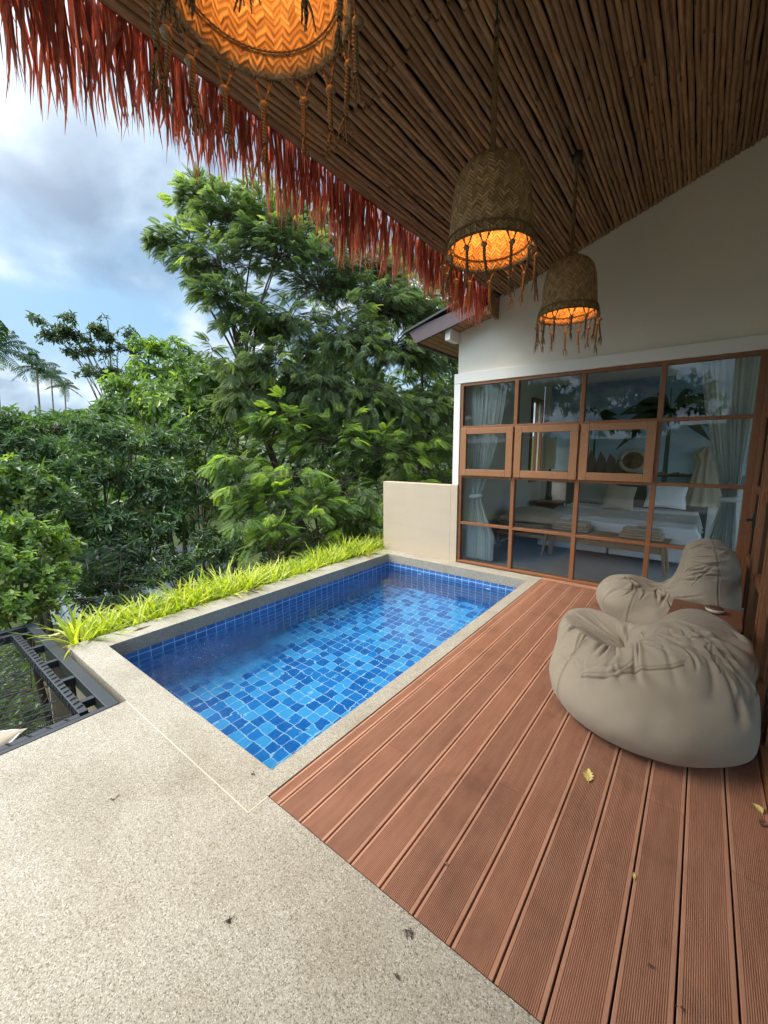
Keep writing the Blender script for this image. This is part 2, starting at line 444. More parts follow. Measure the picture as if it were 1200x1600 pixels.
M['palm'] = mat_leaf('palm_leaf', [(0, (.03, .06, .035)), (.6, (.06, .11, .055)), (1, (.13, .17, .06))], .25, .4)
M['yleaf'] = simple('yellow_fallen_leaf', (.62, .50, .17), .5, .25, 40)
M['bleaf'] = simple('brown_fallen_leaf', (.22, .13, .075), .6, .4, 40)
M['debris'] = simple('dry_debris', (.07, .045, .03), .8, .3, 40)
M['concrete_wall'] = mat_plaster('painted_block', (.75, .76, .78), .05)
M['roof_tile'] = simple('dark_roof_sheet', (.03, .03, .035), .5, .3, 4)
M['bulb'] = None
mb = NT('bulb_glow'); e = mb.n('ShaderNodeEmission'); e.inputs[0].default_value = (1, .62, .25, 1); e.inputs[1].default_value = 30; M['bulb'] = mb.done(e.outputs[0])
M['shade_paper'] = simple('paper_lampshade', (.72, .66, .48), .8)
M['frosted'] = simple('white_fitting', (.8, .82, .85), .3)

# ------------------------------------------------------------------ GROUND
def gz(x, y):
    """height of the land: falls away west of the terrace, rises to a wooded hill far off"""
    x = np.asarray(x, float); y = np.asarray(y, float)
    t = np.clip((-4.55 - x) / 3.5, 0, 1); t = t * t * (3 - 2 * t)
    z = -1.55 - 1.6 * t
    d = np.hypot(x, y)
    z = z - 1.2 * np.clip((d - 10) / 15, 0, 1) * (x < -4.5)
    n = vnoise(np.stack([x * .35, y * .35, x * 0], -1), 3) * .25 * t
    hill = np.clip((d - 45) / 60, 0, 1); hill = hill * hill * (3 - 2 * hill)
    az = np.arctan2(-x, y)   # 0 = +y, +90 = -x
    prof = 13 * np.exp(-((az - R(57)) / R(12)) ** 2) + 7 + 2.5 * vnoise(np.stack([x * .03, y * .03, x * 0], -1), 5)
    return z + n + hill * prof
g = np.concatenate([np.linspace(-320, -30, 40)[:-1], np.linspace(-30, 30, 130), np.linspace(30, 320, 40)[1:]])
X, Y = np.meshgrid(g, g, indexing='ij')
Z = gz(X, Y)
n = len(g); i = np.arange(n - 1)[:, None] * n + np.arange(n - 1)[None, :]
m = MB(); m.add(np.stack([X, Y, Z], -1).reshape(-1, 3), np.stack([i, i + n, i + n + 1, i + 1], -1).reshape(-1, 4))
gm = NT('garden_soil'); p = gm.pos()
cc = gm.ramp(gm.noise(p, .9, 6, .7), [(.3, (.03, .045, .015)), (.55, (.05, .065, .02)), (.75, (.09, .07, .04))])
gmat = gm.done(gm.principled(cc, .95, gm.bump(gm.noise(p, 6, 5, .7), .8, .1), .1))
tag(m.build('ground', gmat, smooth=True), kind='structure')

# ------------------------------------------------------------------ TERRACE, DECK, POOL
# pebble-wash terrace: L of two slabs butted together
m = MB()
m.box(-2.81, -1.468, -5, .886, -.35, 0)
m.box(-1.468, 3.0, -5, .996, -.35, 0)
tag(m.build('terrace_floor', M['pebble']), kind='structure')
m = MB(); m.box(-2.81, -1.468, .887, .893, -.2, .0008); m.box(-1.468, -1.462, .887, .996, -.2, .0012)
tag(m.build('terrace_joint_strip', M['grout']), kind='structure')

# deck boards with fine milled grooves
m = MB()
gx = [-1.462, -1.389] + [-1.389 + .147 * k for k in range(1, 13)]
def board(x0, x1, y0, y1, tint):
    w = x1 - x0
    pts = [(x0, -.022), (x0, -.0025), (x0 + .002, 0)]
    a, b = x0 + .012, x1 - .012
    ng = max(6, int(round((b - a) / .0058))); s = (b - a) / ng
    for q in range(ng):
        xx = a + q * s
        pts += [(xx, 0), (xx + s * .10, -.0030), (xx + s * .46, -.0030), (xx + s * .56, 0)]
    pts += [(x1 - .002, 0), (x1, -.0025), (x1, -.022)]
    P = np.array(pts); k = len(P)
    V = np.vstack([np.column_stack([P[:, 0], np.full(k, y0), P[:, 1]]), np.column_stack([P[:, 0], np.full(k, y1), P[:, 1]])])
    f = np.array([[q, q + 1, k + q + 1, k + q] for q in range(k - 1)])
    m.add(V, f, tint=tint)
for k in range(len(gx) - 1):
    x0 = gx[k] + .003; x1 = min(gx[k + 1] - .003, .372)
    if k == 0: x1 = gx[k + 1] - .0015
    ys = sorted([.999, 5.07] + list(rng.uniform(1.6, 4.6, 1 if k % 2 else 2)))
    if k < 1: ys = [.999, 5.07]
    for a, b in zip(ys[:-1], ys[1:]):
        board(x0, x1, a + (.0007 if a > 1 else 0), b - .0007, rng.uniform(.2, .8))
deck = empty('deck', (0, 0, 0)); tag(deck, kind='structure')
m.build('deck_boards', M['deck'], deck)
m = MB(); m.box(-1.462, .5, .999, 5.07, -.09, -.05); m.build('gap_shade_sheet', M['dark'], deck)  # dark sheet under the boards, its colour stands in for shade in the gaps
m = MB(); m.box(-1.462, .36, 5.073, 5.165, -.08, .006); m.t = .5; m.build('edge_board', M['deck'], deck)

# pool: coping, tiled basin, water, inlets
pool = empty('swimming_pool', (-2.67, 3.0, 0), label='rectangular blue tiled swimming pool with pale pebble coping beside the deck', cat='pool')
def PB(mb_, name, mat, parent=pool, **kw):
    o = mb_.build(name, mat, parent, **kw); o.matrix_parent_inverse = Matrix.Translation(-Vector(parent.location)); return o
def ringbox(m, X0, X1, Y0, Y1, x0, x1, y0, y1, z0, z1):
    V = [(X0, Y0), (X1, Y0), (X1, Y1), (X0, Y1)]; v = [(x0, y0), (x1, y0), (x1, y1), (x0, y1)]
    P = [(a, b, z1) for a, b in V] + [(a, b, z1) for a, b in v] + [(a, b, z0) for a, b in V] + [(a, b, z0) for a, b in v]
    F = []
    for q in range(4):
        r = (q + 1) % 4
        F += [[q, r, 4 + r, 4 + q], [8 + r, 8 + q, 12 + q, 12 + r], [8 + q, 8 + r, r, q], [4 + q, 4 + r, 12 + r, 12 + q]]
    m.add(P, F)
m = MB(); ringbox(m, -4.03, -1.468, .895, 5.166, -3.76, -1.585, 1.108, 4.945, -.13, 0)
PB(m, 'coping', M['pebble'], bevel=.004)
m = MB(); x0, x1, y0, y1, zb = -3.765, -1.58, 1.103, 4.95, -.97
m.m = 0
m.quad((x0, y0, -.13), (x0, y1, -.13), (x0, y1, zb), (x0, y0, zb)); m.quad((x1, y1, -.13), (x1, y0, -.13), (x1, y0, zb), (x1, y1, zb))
m.quad((x0, y1, -.13), (x1, y1, -.13), (x1, y1, zb), (x0, y1, zb)); m.quad((x1, y0, -.13), (x0, y0, -.13), (x0, y0, zb), (x1, y0, zb))
PB(m, 'wall_tiles', M['tile_wall'])
m = MB(); m.quad((x0, y0, zb), (x1, y0, zb), (x1, y1, zb), (x0, y1, zb)); PB(m, 'floor_tiles', M['tile_floor'])
m = MB(); ringbox(m, -4.0, -1.475, .91, 5.15, -3.80, -1.55, 1.07, 4.98, -1.3, -.131); PB(m, 'shell', M['beige'])
m = MB(); n = 2
m.quad((x0 + .001, y0 + .001, -.2), (x1 - .001, y0 + .001, -.2), (x1 - .001, y1 - .001, -.2), (x0 + .001, y1 - .001, -.2)); PB(m, 'water', M['water'])
for ix in (-3.169, -2.096):
    m = MB(); m.lathe([(0, .012), (.012, .012), (.014, .006), (.026, .006), (.030, 0)], 20)
    o = m.build('inlet', M['frosted'], pool, smooth=True); o.matrix_parent_inverse = Matrix.Translation(-Vector(pool.location))
    o.location = (ix, 4.948, -.262); o.rotation_euler = (R(90), 0, 0)

# ------------------------------------------------------------------ VILLA
villa = empty('villa', (0, 0, 0), label='white plastered villa with teak grid windows and a pole lined terrace roof', cat='house')
CZ = lambda x: 4.219 + .345 * x           # underside of the poles
WY = 5.21
# gable wall, cut to the roof slope
m = MB()
def prism(m, poly, y0, y1):
    P = [(x, y0, z) for x, z in poly] + [(x, y1, z) for x, z in poly]; k = len(poly)
    m.add(P[:k], [list(range(k))] if k == 4 else [[0, 1, 2, 3]]); m.add(P[k:], [[3, 2, 1, 0]])
    m.add(P, [[q, q + k, (q + 1) % k + k, (q + 1) % k] for q in range(k)])
prism(m, [(-2.75, 2.63), (3.2, 2.63), (3.2, CZ(3.2) + .3), (-2.75, CZ(-2.75) + .02)], WY, WY + .15)
m.build('gable_wall', M['white'], villa)
m = MB(); m.box(-2.79, .47, WY - .035, WY + .15, 2.50, 2.63); m.box(-2.79, -2.695, WY - .03, WY + .15, 1.117, 2.50)
m.build('window_surround', M['trim'], villa, bevel=.003)
m = MB(); m.box(-2.80, -2.695, WY - .045, WY + .12, -.3, 1.114)
m.build('plinth_pier', M['beige'], villa, bevel=.004)

# window wall: one frame, fixed panes, three top-hung casements
xs = [-2.69, -1.917, -1.145, -.39, .372]; zs = [0.0, .58, 1.24, 1.91, 2.49]
fw = .024
def member(m, x0, x1, z0, z1, y0=WY - .02, y1=WY + .05): m.box(x0, x1, y0, y1, z0, z1)
win = empty('window_frame', (0, 0, 0)); win.parent = villa
m = MB()
member(m, xs[0], xs[0] + .038, .035, 2.46); member(m, xs[4] - .03, xs[4] + .05, .035, 2.46)
member(m, xs[0], xs[4] + .05, 2.46, 2.498); member(m, xs[0], xs[4] + .05, 0.006, .035, WY - .04, WY + .06)
for x in xs[1:4]: member(m, x - fw, x + fw, .035, 2.46, WY - .022, WY + .052)
for z in zs[1:4]:
    for a, b in zip(xs[:-1], xs[1:]):
        member(m, (a + fw if a > xs[0] else a + .038), (b - fw if b < xs[4] else b - .03), z - .018, z + .018)
m.build('frame_bars', M['teak'], win, bevel=.003)
for c in range(4):
    for r in range(4):
        a = xs[c] + (.038 if c == 0 else fw); b = xs[c + 1] - (.03 if c == 3 else fw)
        z0 = (zs[r] + .018 if r else .035); z1 = (zs[r + 1] - .018 if r < 3 else 2.46)
        if r == 2 and c < 3:
            cs = empty('casement', (0, 0, 0)); cs.parent = villa
            k = .075; yo0, yo1 = WY - .055, WY - .008
            m = MB()
            m.box(a - .012, a + k, yo0, yo1, z0 - .005, z1 + .005); m.box(b - k, b + .012, yo0, yo1, z0 - .005, z1 + .005)
            m.box(a + k, b - k, yo0 + .002, yo1, z1 - k, z1 + .003); m.box(a + k, b - k, yo0 + .002, yo1, z0 - .003, z0 + k + .01)
            m.build('casement_frame', M['teak_light'], cs, bevel=.004)
            m = MB(); m.quad((a + k, WY - .03, z0 + k), (b - k, WY - .03, z0 + k), (b - k, WY - .03, z1 - k), (a + k, WY - .03, z1 - k))
            m.build('pane', M['glass'], cs)
            for hz in (z0 + .05, z1 - .05): m = MB(); m.box(b - .004, b + .018, yo0 - .006, yo0 - .001, hz - .03, hz + .03); m.build('hinge', M['teak'], cs)
            cs.matrix_world = Matrix.Translation((0, 0, 0))
        else:
            m = MB(); m.quad((a, WY + .02, z0), (b, WY + .02, z0), (b, WY + .02, z1), (a, WY + .02, z1))
            m.build('pane', M['glass'], win)

# side wall of glazed timber doors along the deck
RX = .40
side = empty('glazed_doors', (0, 0, 0)); side.parent = villa
m = MB()
posts = [5.20, 4.42, 3.64, 2.86, 2.08, 1.30, .52, -.3, -1.1, -1.9, -2.7]
for q, y in enumerate(posts):
    m.box(RX + .012, RX + .085, y - .035, y + .035, .06, 2.48)
m.box(RX - .025, RX + .10, -2.7, 5.16, -.05, .05); m.box(RX, RX + .09, -2.7, 5.16, 2.48, 2.56)
for z in (.58, 1.24, 1.91):
    for a, b in zip(posts[1:], posts[:-1]): m.box(RX + .016, RX + .07, a + .035, b - .035, z - .035, z + .035)
for a, b in zip(posts[1:], posts[:-1]):       # stiles of the leaves standing proud
    m.box(RX - .005, RX + .03, a + .035, a + .10, .05, 2.48); m.box(RX - .005, RX + .03, b - .10, b - .035, .05, 2.48)
m.build('door_frame', M['teak'], side, bevel=.003)
m = MB()
for a, b in zip(posts[1:], posts[:-1]): m.quad((RX + .045, a, .05), (RX + .045, b, .05), (RX + .045, b, 2.48), (RX + .045, a, 2.48))
m.build('door_glass', M['glass'], side)
m = MB(); m.box(RX - .012, RX - .002, 4.66, 4.70, .93, 1.06); m.tube([(RX - .05, 4.68, 1.0), (RX - .05, 4.57, 1.0)], .009, 8); m.tube([(RX - .05, 4.68, 1.0), (RX - .005, 4.68, 1.0)], .009, 8)
m.build('door_handle', M['black'], side)
m = MB(); m.box(RX + .0, RX + .15, -2.7, 5.16, 2.56, 5.2); m.build('upper_side_wall', M['white'], villa)

# room shell behind the glass
m = MB()
m.box(-2.695, 3.2, WY - .0 + .06, 9.2, -.12, -.004); m.build('room_floor', M['concrete'], villa)
m = MB()
m.box(-2.695, 1.1, 8.93, 9.1, 0, 5.2); m.box(1.1, 3.2, 8.93, 9.1, 2.5, 5.2)  # gap in the back wall, out of view, added to let daylight in
for a, b, c, d in ((WY + .15, 8.15, 0, 5), (8.75, 8.93, 0, 5), (8.15, 8.75, 0, 1.0), (8.15, 8.75, 2.55, 5)): m.box(-2.79, -2.70, a, b, c, d)
m.box(3.2, 3.3, -3, 9.1, 2.5, 5.2); m.box(3.2, 3.3, -3, 9.1, -.4, .2)  # side left open out of view, added to brighten the room
m.build('room_wall', M['room_wall'], villa)
m = MB(); m.box(-2.70, 3.2, WY + .15, 8.93, 2.9, 2.96); m.box(RX + .16, 3.2, -3, WY + .15, 2.9, 2.96); m.build('room_ceiling', M['room_ceiling'], villa)
m = MB(); m.box(RX + .16, 3.2, -3, WY + .06, -.1, -.006); m.build('side_room_floor', M['concrete'], villa)
m = MB()
for a, b, c, d in ((8.11, 8.16, 1.0, 2.6), (8.74, 8.79, 1.0, 2.6), (8.16, 8.74, .97, 1.03), (8.16, 8.74, 2.55, 2.61), (8.43, 8.46, 1.03, 2.55)): m.box(-2.72, -2.66, a, b, c, d)
m.build('side_window_frame', M['teak'], villa)

# painted seaside mural on the end wall: flat picture with palms, sea and rocks
mu = NT('mural_paint'); x, y, z = mu.sep(mu.pos())
skyc = mu.ramp(mu.math('DIVIDE', mu.math('SUBTRACT', z, 1.05), 1.8), [(0, (.42, .55, .62)), (.4, (.24, .38, .52)), (1, (.16, .27, .42))])
cl = mu.noise(mu.mapping(mu.pos(), (1, 1, 2.4)), 1.6, 5, .6)
skyc = mu.mix(mu.math('MULTIPLY', mu.math('SUBTRACT', cl, .48, clamp=True), 3, clamp=True), skyc, (.55, .62, .66))
sea = mu.mix(mu.noise(mu.mapping(mu.pos(), (1, 1, 14)), 2, 4, .6), (.07, .15, .20), (.22, .33, .38))
pic = mu.mix(mu.math('LESS_THAN', z, 1.18), skyc, sea)
M['mural'] = mu.done(mu.principled(pic, .6, None, .3))
mural = empty('wall_mural', (-1.2, 8.92, 1.9), label='seaside wall painting with dark palms on the far bedroom wall', cat='mural')
def MP(m, name, mat, **kw):
    o = m.build(name, mat, mural, **kw); o.matrix_parent_inverse = Matrix.Translation(-Vector(mural.location)); return o
m = MB(); m.box(-2.55, 1.6, 8.915, 8.929, .95, 2.88); MP(m, 'picture', M['mural'])
m = MB()
def flatpalm(cx, cz, s, nf, dy):
    for a in np.linspace(-25, 205, nf):
        a = R(a + rng.uniform(-8, 8)); L = s * rng.uniform(.75, 1.05); t = np.linspace(0, 1, 9)
        px = cx + math.cos(a) * L * t; pz = cz + math.sin(a) * L * t * .9 - .45 * L * t ** 2
        w = .11 * s * np.sin(np.pi * np.clip(t * .92 + .06, 0, 1))
        V = []
        for q in range(9): V += [(px[q], 8.913 - dy, pz[q] + w[q]), (px[q], 8.913 - dy, pz[q] - w[q] * 1.2)]
        m.add(V, [[2 * q, 2 * q + 1, 2 * q + 3, 2 * q + 2] for q in range(8)])
    m.add([(cx - .03 * s, 8.913, cz), (cx + .03 * s, 8.913, cz), (cx + .06 * s, 8.913, .96), (cx - .04 * s, 8.913, .96)], [[0, 1, 2, 3]])
flatpalm(-.52, 2.28, .85, 11, .0004); flatpalm(-1.7, 2.2, .5, 9, .0008)
MP(m, 'painted_palms', simple('mural_dark_green', (.022, .04, .03), .7, .4, 3))
m = MB()
for q in range(16):
    cx = -.9 + q * .09 + rng.uniform(-.03, .03); h = rng.uniform(.03, .10)
    m.add([(cx - .10, 8.912, 1.12), (cx + .10, 8.912, 1.12), (cx + .05, 8.912, 1.12 + h), (cx - .05, 8.912, 1.12 + h * .8)], [[0, 1, 2, 3]])
for q in range(5):
    cx = -1.75 + q * .17; m.add([(cx - .12, 8.9125, 1.15), (cx + .12, 8.9125, 1.15), (cx + .1, 8.9125, 1.42), (cx, 8.9125, 1.62 - .04 * q)], [[0, 1, 2, 3]])
MP(m, 'painted_rocks', simple('mural_rock_brown', (.14, .085, .07), .7, .4, 6))

# ---- main roof overhang beyond the gable
oh = empty('roof_overhang', (0, 0, 0)); oh.parent = villa
def kx(x): return 3.05 + .23 * (x + 3.21)     # bell-cast eave, bottom line
m = MB()
a, b = -3.24, -2.35
m.add([(a, 4.88, kx(a)), (b, 4.88, kx(b)), (b, 4.88, kx(b) + .16), (a - .12, 4.88, kx(a) + .185), (a, 4.93, kx(a)), (b, 4.93, kx(b)), (b, 4.93, kx(b) + .16), (a - .12, 4.93, kx(a) + .185)],
      [[0, 1, 2, 3], [7, 6, 5, 4], [0, 4, 5, 1], [3, 2, 6, 7], [0, 3, 7, 4], [1, 5, 6, 2]])
m.box(a - .03, a + .015, 4.932, 9.4, kx(a) - .01, kx(a) + .17)
m.build('fascia', M['fascia'], oh, bevel=.003)
m = MB()
for q in range(12):
    x0 = a + .02 + q * .083; m.add([(x0, 4.932, kx(x0) + .012), (x0 + .074, 4.932, kx(x0 + .074) + .012), (x0 + .074, 9.3, kx(x0 + .074) + .012), (x0, 9.3, kx(x0) + .012),
        (x0, 4.932, kx(x0) + .03), (x0 + .074, 4.932, kx(x0 + .074) + .03), (x0 + .074, 9.3, kx(x0 + .074) + .03), (x0, 9.3, kx(x0) + .03)], [[0, 1, 2, 3], [4, 7, 6, 5], [0, 4, 5, 1], [1, 5, 6, 2], [0, 3, 7, 4]])
m.build('soffit_boards', M['soffit'], oh)
m = MB(); m.box(-2.235, -2.195, 4.94, 5.207, 3.24, 3.56); m.build('closing_board', M['pole'], oh)
m = MB(); m.box(-2.82, -2.745, 4.95, 5.205, 3.03, 3.19); m.build('beam_end', M['trim'], oh, bevel=.003)
m = MB()
P = [(-3.42, kx(-3.3) + .165), (-2.12, kx(-2.12) + .26), (-2.12, kx(-2.12) + .29), (-3.42, kx(-3.3) + .19)]
prism(m, P, 4.85, 9.4)
prism(m, [(-2.12, kx(-2.12) + .262), (3.4, 5.6), (3.4, 5.63), (-2.12, kx(-2.12) + .292)], 5.2, 9.4)
m.build('roof_sheet', M['roof_tile'], oh)

# ---- terrace roof: pole ceiling, dark deck over it, hanging fringe
troof = empty('terrace_roof', (0, 0, 0)); troof.parent = villa
m = MB()
slope = math.atan(.345); cs_, sn_ = math.cos(slope), math.sin(slope)
u = 0.0; UL = (2.2 + 2.14) / cs_
while u < UL:
    r = rng.uniform(.0150, .0205)
    u += r
    splits = [-2.6, rng.uniform(-1.0, .6), 2.12 + rng.normal(0, .05) if u < 1.6 else rng.uniform(1.2, 3.6), 5.205]
    if rng.random() < .3: splits = [-2.6, rng.uniform(1.6, 4.2), 5.205]
    if u < 1.0: splits[-1] = 5.2
    endy = 5.205
    splits[-1] = endy
    for a, b in zip(splits[:-1], splits[1:]):
        if b - a < .15: continue
        rr = r * rng.uniform(.9, 1.04); k = int((b - a) / .075) + 2
        ys = np.linspace(a + .004, b - .004, k); sd = rng.integers(1, 9999)
        q = np.stack([ys * 2.2, np.full(k, u * 7.), np.full(k, .3)], -1)
        du = .0065 * vnoise(q, sd) + .004 * vnoise(q * 3.1, sd + 1) + rng.normal(0, .002)
        dz = .008 * vnoise(q, sd + 2) + .002 * vnoise(q * 4, sd + 3) + abs(rng.normal(0, .006))
        rad = rr * (1 + .10 * vnoise(q * 3.3, sd + 4) + .22 * np.clip(vnoise(q * 5, sd + 5) - .62, 0, 1))
        uu = u + du
        x = -2.14 + uu * cs_; z = CZ(x) + rr + dz
        m.t = float(np.clip(rng.normal(.5, .22), 0, 1)); m.tube(np.column_stack([x, ys, z]), rad, 9)
    u += r * 1.03
m.build('ceiling_poles', M['pole'], troof, smooth=True)
m = MB()
prism(m, [(-2.20, CZ(-2.20) + .055), (2.4, CZ(2.4) + .055), (2.4, CZ(2.4) + .14), (-2.20, CZ(-2.20) + .14)], -2.7, 5.209)
m.build('roof_deck', M['dark'], troof)
m = MB(); m.tube([(-2.165, y, CZ(-2.165) + .03 + .004 * math.sin(y * 5)) for y in np.linspace(-2.65, 4.9, 60)], .027, 10)
m.t = .3; m.tube([(-2.20, y, CZ(-2.2) + .07 + .004 * math.sin(y * 4)) for y in np.linspace(-2.65, 4.88, 60)], .03, 10)
m.build('eave_pole', M['pole'], troof, smooth=True)
# fringe of split dry palm leaf
m = MB()
NS = 2100
yy = rng.uniform(-2.6, 4.86, NS); yy.sort()
for q in range(NS):
    y = yy[q]; L = (.49 + .05 * math.sin(y * 3.1) + .04 * math.sin(y * 11)) * rng.choice([1, 1, .9, .75, .6]) * rng.uniform(.86, 1.12)
    if y > 4.4: L *= 1 - .28 * (y - 4.4) / .46
    x = -2.215 + rng.uniform(-.055, .03); z = CZ(-2.2) + .08 + rng.uniform(-.03, .03); w = rng.uniform(.0035, .0100)
    th = rng.normal(R(90), .6); a = np.array([math.cos(th), math.sin(th), 0]) * w
    k = 6; t = np.linspace(0, 1, k)
    dx = rng.normal(-.01, .022); dy = rng.normal(0, .026); cv = rng.normal(0, .018)
    P = np.column_stack([x + dx * t + cv * np.sin(t * 3), y + dy * t ** 1.5 + rng.normal(0, .012) * np.sin(t * 6), z - L * t])
    W = np.array([.8, 1, 1, .9, .62, .06])
    tw = rng.normal(0, .5) * t
    A = np.column_stack([a[0] * np.cos(tw) - a[1] * np.sin(tw), a[0] * np.sin(tw) + a[1] * np.cos(tw), np.zeros(k)]) * W[:, None]
    nrm = np.column_stack([-A[:, 1], A[:, 0], np.zeros(k)]) * .35
    V = np.concatenate([P - A, P + nrm, P + A])
    f = [[c, c + 1, k + c + 1, k + c] for c in range(k - 1)] + [[k + c, k + c + 1, 2 * k + c + 1, 2 * k + c] for c in range(k - 1)]
    m.add(V, f, tint=float(np.clip(rng.beta(2.2, 2.6) + .14 * (y - 2.0) / 3, 0, 1)))  # tint rises with y: backlit glow of the far end put into the colour
m.build('palm_leaf_fringe', M['thatch'], troof)

# ------------------------------------------------------------------ PARAPET
par = empty('parapet_wall', (-3.4, 5.25, 0), label='low beige rendered wall between pool end and the trees', cat='wall')
m = MB(); m.box(-.63, .598, -.08, .06, -.6, 1.108); m.build('render_face', M['beige'], par, bevel=.006)

# ------------------------------------------------------------------ PENDANT LAMPS
def make_lamp():
    L = empty('pendant_lamp')
    prof = [(.030, .545), (.048, .54), (.060, .52), (.090, .503), (.138, .468), (.170, .42), (.187, .36), (.197, .28), (.203, .20), (.209, .12), (.215, .06), (.222, .025), (.226, 0), (.222, -.004), (.214, .004)]
    inner = [(r - .010, z) for r, z in prof[:-3]][::-1]
    m = MB(); m.lathe(prof + [(.208, .02)] + inner[1:], 72)
    sh = m.build('lamp_shade', M['weave'], L, smooth=True)
    for z, rr, th in ((.062, .2185, .0045), (.0, .226, .005), (.055, .200, .0035)):
        m = MB(); a = np.linspace(0, 2 * math.pi, 61); m.tube(np.column_stack([rr * np.cos(a), rr * np.sin(a), np.full(61, z)]), th, 6, cap=False)
        if z == .062:
            for q in range(48):   # lashing over the rim band
                b = q / 48 * 2 * math.pi; m.tube([(.221 * math.cos(b), .221 * math.sin(b), .064), (.2295 * math.cos(b + .02), .2295 * math.sin(b + .02), .03), (.230 * math.cos(b + .03), .230 * math.sin(b + .03), -.003)], .0022, 4, cap=False)
        m.build('rim_cord', M['rope'], sh, smooth=True)
    for q in range(14):
        a = (q + .5) / 14 * 2 * math.pi + rng.normal(0, .05)
        ca, sa = math.cos(a), math.sin(a); T = np.array([-sa, ca, 0]); Rr = np.array([ca, sa, 0])
        c = Rr * .234; bz = -.075 + rng.normal(0, .006); Lt = .20 + rng.normal(0, .02)
        m = MB()
        for s in (-1, 1):
            for e in (.8, 1.15):
                m.tube([c * .985 + T * s * .028 * e + [0, 0, .004], c + T * s * .012 + [0, 0, bz * .6], c + Rr * .003 + [0, 0, bz]], .0028, 5, cap=False)
        sw = T * rng.normal(0, .012) + Rr * rng.normal(0, .008)
        k = 14; t = np.linspace(0, 1, k)
        for ph in (0, 2.1, 4.2):          # braided cords
            P = c + sw * t[:, None] ** 2 + np.column_stack([0 * t, 0 * t, bz - Lt * .62 * t]) + (T * np.sin(t * 24 + ph)[:, None] + Rr * np.cos(t * 24 + ph)[:, None]) * .0055
            m.tube(P, .0038, 5, cap=False)
        e0 = c + sw + np.array([0, 0, bz - Lt * .62])
        for s in range(7):                # frayed end
            d = T * rng.normal(0, .011) + Rr * rng.normal(0, .011); l = Lt * .38 * rng.uniform(.7, 1.2)
            m.tube([e0, e0 + d * .7 + [0, 0, -l * .5], e0 + d + T * rng.normal(0, .004) + [0, 0, -l]], [.0035, .0028, .0016], 4, cap=False)
        ts = m.build('tassel', M['rope'], L, smooth=True)
        m = MB(); m.lathe([(.001, .014), (.011, .010), (.0155, 0), (.011, -.010), (.001, -.014)], 12, c=tuple(c + Rr * .006 + [0, 0, bz + .004]))
        m.build('bead', M['bead'], ts, smooth=True)
    m = MB(); m.lathe([(.001, .03), (.014, .028), (.024, .015), (.029, 0), (.024, -.016), (.012, -.030), (.001, -.033)], 18, c=(0, 0, .31)); m.build('bulb', M['bulb'], L, smooth=True)
    m = MB(); m.lathe([(.016, .52), (.018, .345), (.001, .343)], 12); m.build('socket', M['black'], L, smooth=True)
    return L
lamp = make_lamp()
lamps = [(-1.0, .772, 2.75, 'woven pendant lamp nearest the camera, only its glowing underside and tassels in view'),
         (-1.02, 2.26, 2.668, 'large bell shaped woven pendant lamp hanging in the middle of the three'),
         (-.985, 3.75, 2.690, 'woven pendant lamp hanging farthest off, in front of the white gable')]
for q, (x, y, z, lb) in enumerate(lamps):
    o = lamp if q == 0 else copy_tree(lamp)
    o.location = (x, y, z); o.rotation_euler = (0, 0, q * 1.3)
    tag(o, lb, 'pendant lamp', 'woven pendant lamps under the pole ceiling')
    o.scale = (1.05, 1.05, .89) if q < 2 else (1.02, 1.02, .88)
    top = (CZ(x) - z - .006) / o.scale[2]
    m = MB(); 
    if q == 2: m.tube([(0.0, -.016, .53), (0, -.004, top - .05)], .0065, 8); m.tube([(0.0, .016, .53), (0, .004, top - .05)], .0065, 8)
    else: m.tube([(0.0, -.006, .53), (0, -.004, top - .13)], .0085, 8); m.tube([(0.0, .008, .53), (0, .006, top - .13)], .0085, 8)
    m.build('hanging_rope', M['rope'], o, smooth=True)
    if q < 2:
        m = MB(); m.tube([(0, 0, top - .14), (0, .004, top + .03)], .0035, 6); m.lathe([(.001, top - .12), (.012, top - .125), (.012, top - .15), (.001, top - .155)], 10); m.build('ceiling_hook', M['black'], o)
    else:
      m = MB(); m.lathe([(.001, top + .03), (.034, top + .03), (.042, top - .01), (.034, top - .045), (.012, top - .055), (.001, top - .056)], 16); m.build('ceiling_rose', M['black'], o, smooth=True)
    li = bpy.data.lights.new('lamp_light', 'POINT'); li.energy = 2.5; li.color = (1, .36, .07); li.shadow_soft_size = .035
    lo = bpy.data.objects.new('lamp_light', li); col.objects.link(lo); lo.parent = o; lo.location = (0, 0, .25)

# ------------------------------------------------------------------ BEAN BAGS
def smin(a, b, k):
    h = np.clip(.5 + .5 * (b - a) / k, 0, 1); return b * (1 - h) + a * h - k * h * (1 - h)
def ell(P, c, r, rz=0, tilt=0):
    Q = P - np.array(c)
    if rz:
        x = Q[..., 0] * math.cos(rz) + Q[..., 1] * math.sin(rz); y = -Q[..., 0] * math.sin(rz) + Q[..., 1] * math.cos(rz); Q = np.stack([x, y, Q[..., 2]], -1)
    if tilt:
        x = Q[..., 0] * math.cos(tilt) - Q[..., 2] * math.sin(tilt); z = Q[..., 0] * math.sin(tilt) + Q[..., 2] * math.cos(tilt); Q = np.stack([x, Q[..., 1], z], -1)
    r = np.array(r); k0 = np.linalg.norm(Q / r, axis=-1); k1 = np.linalg.norm(Q / r ** 2, axis=-1) + 1e-9
    return k0 * (k0 - 1) / k1
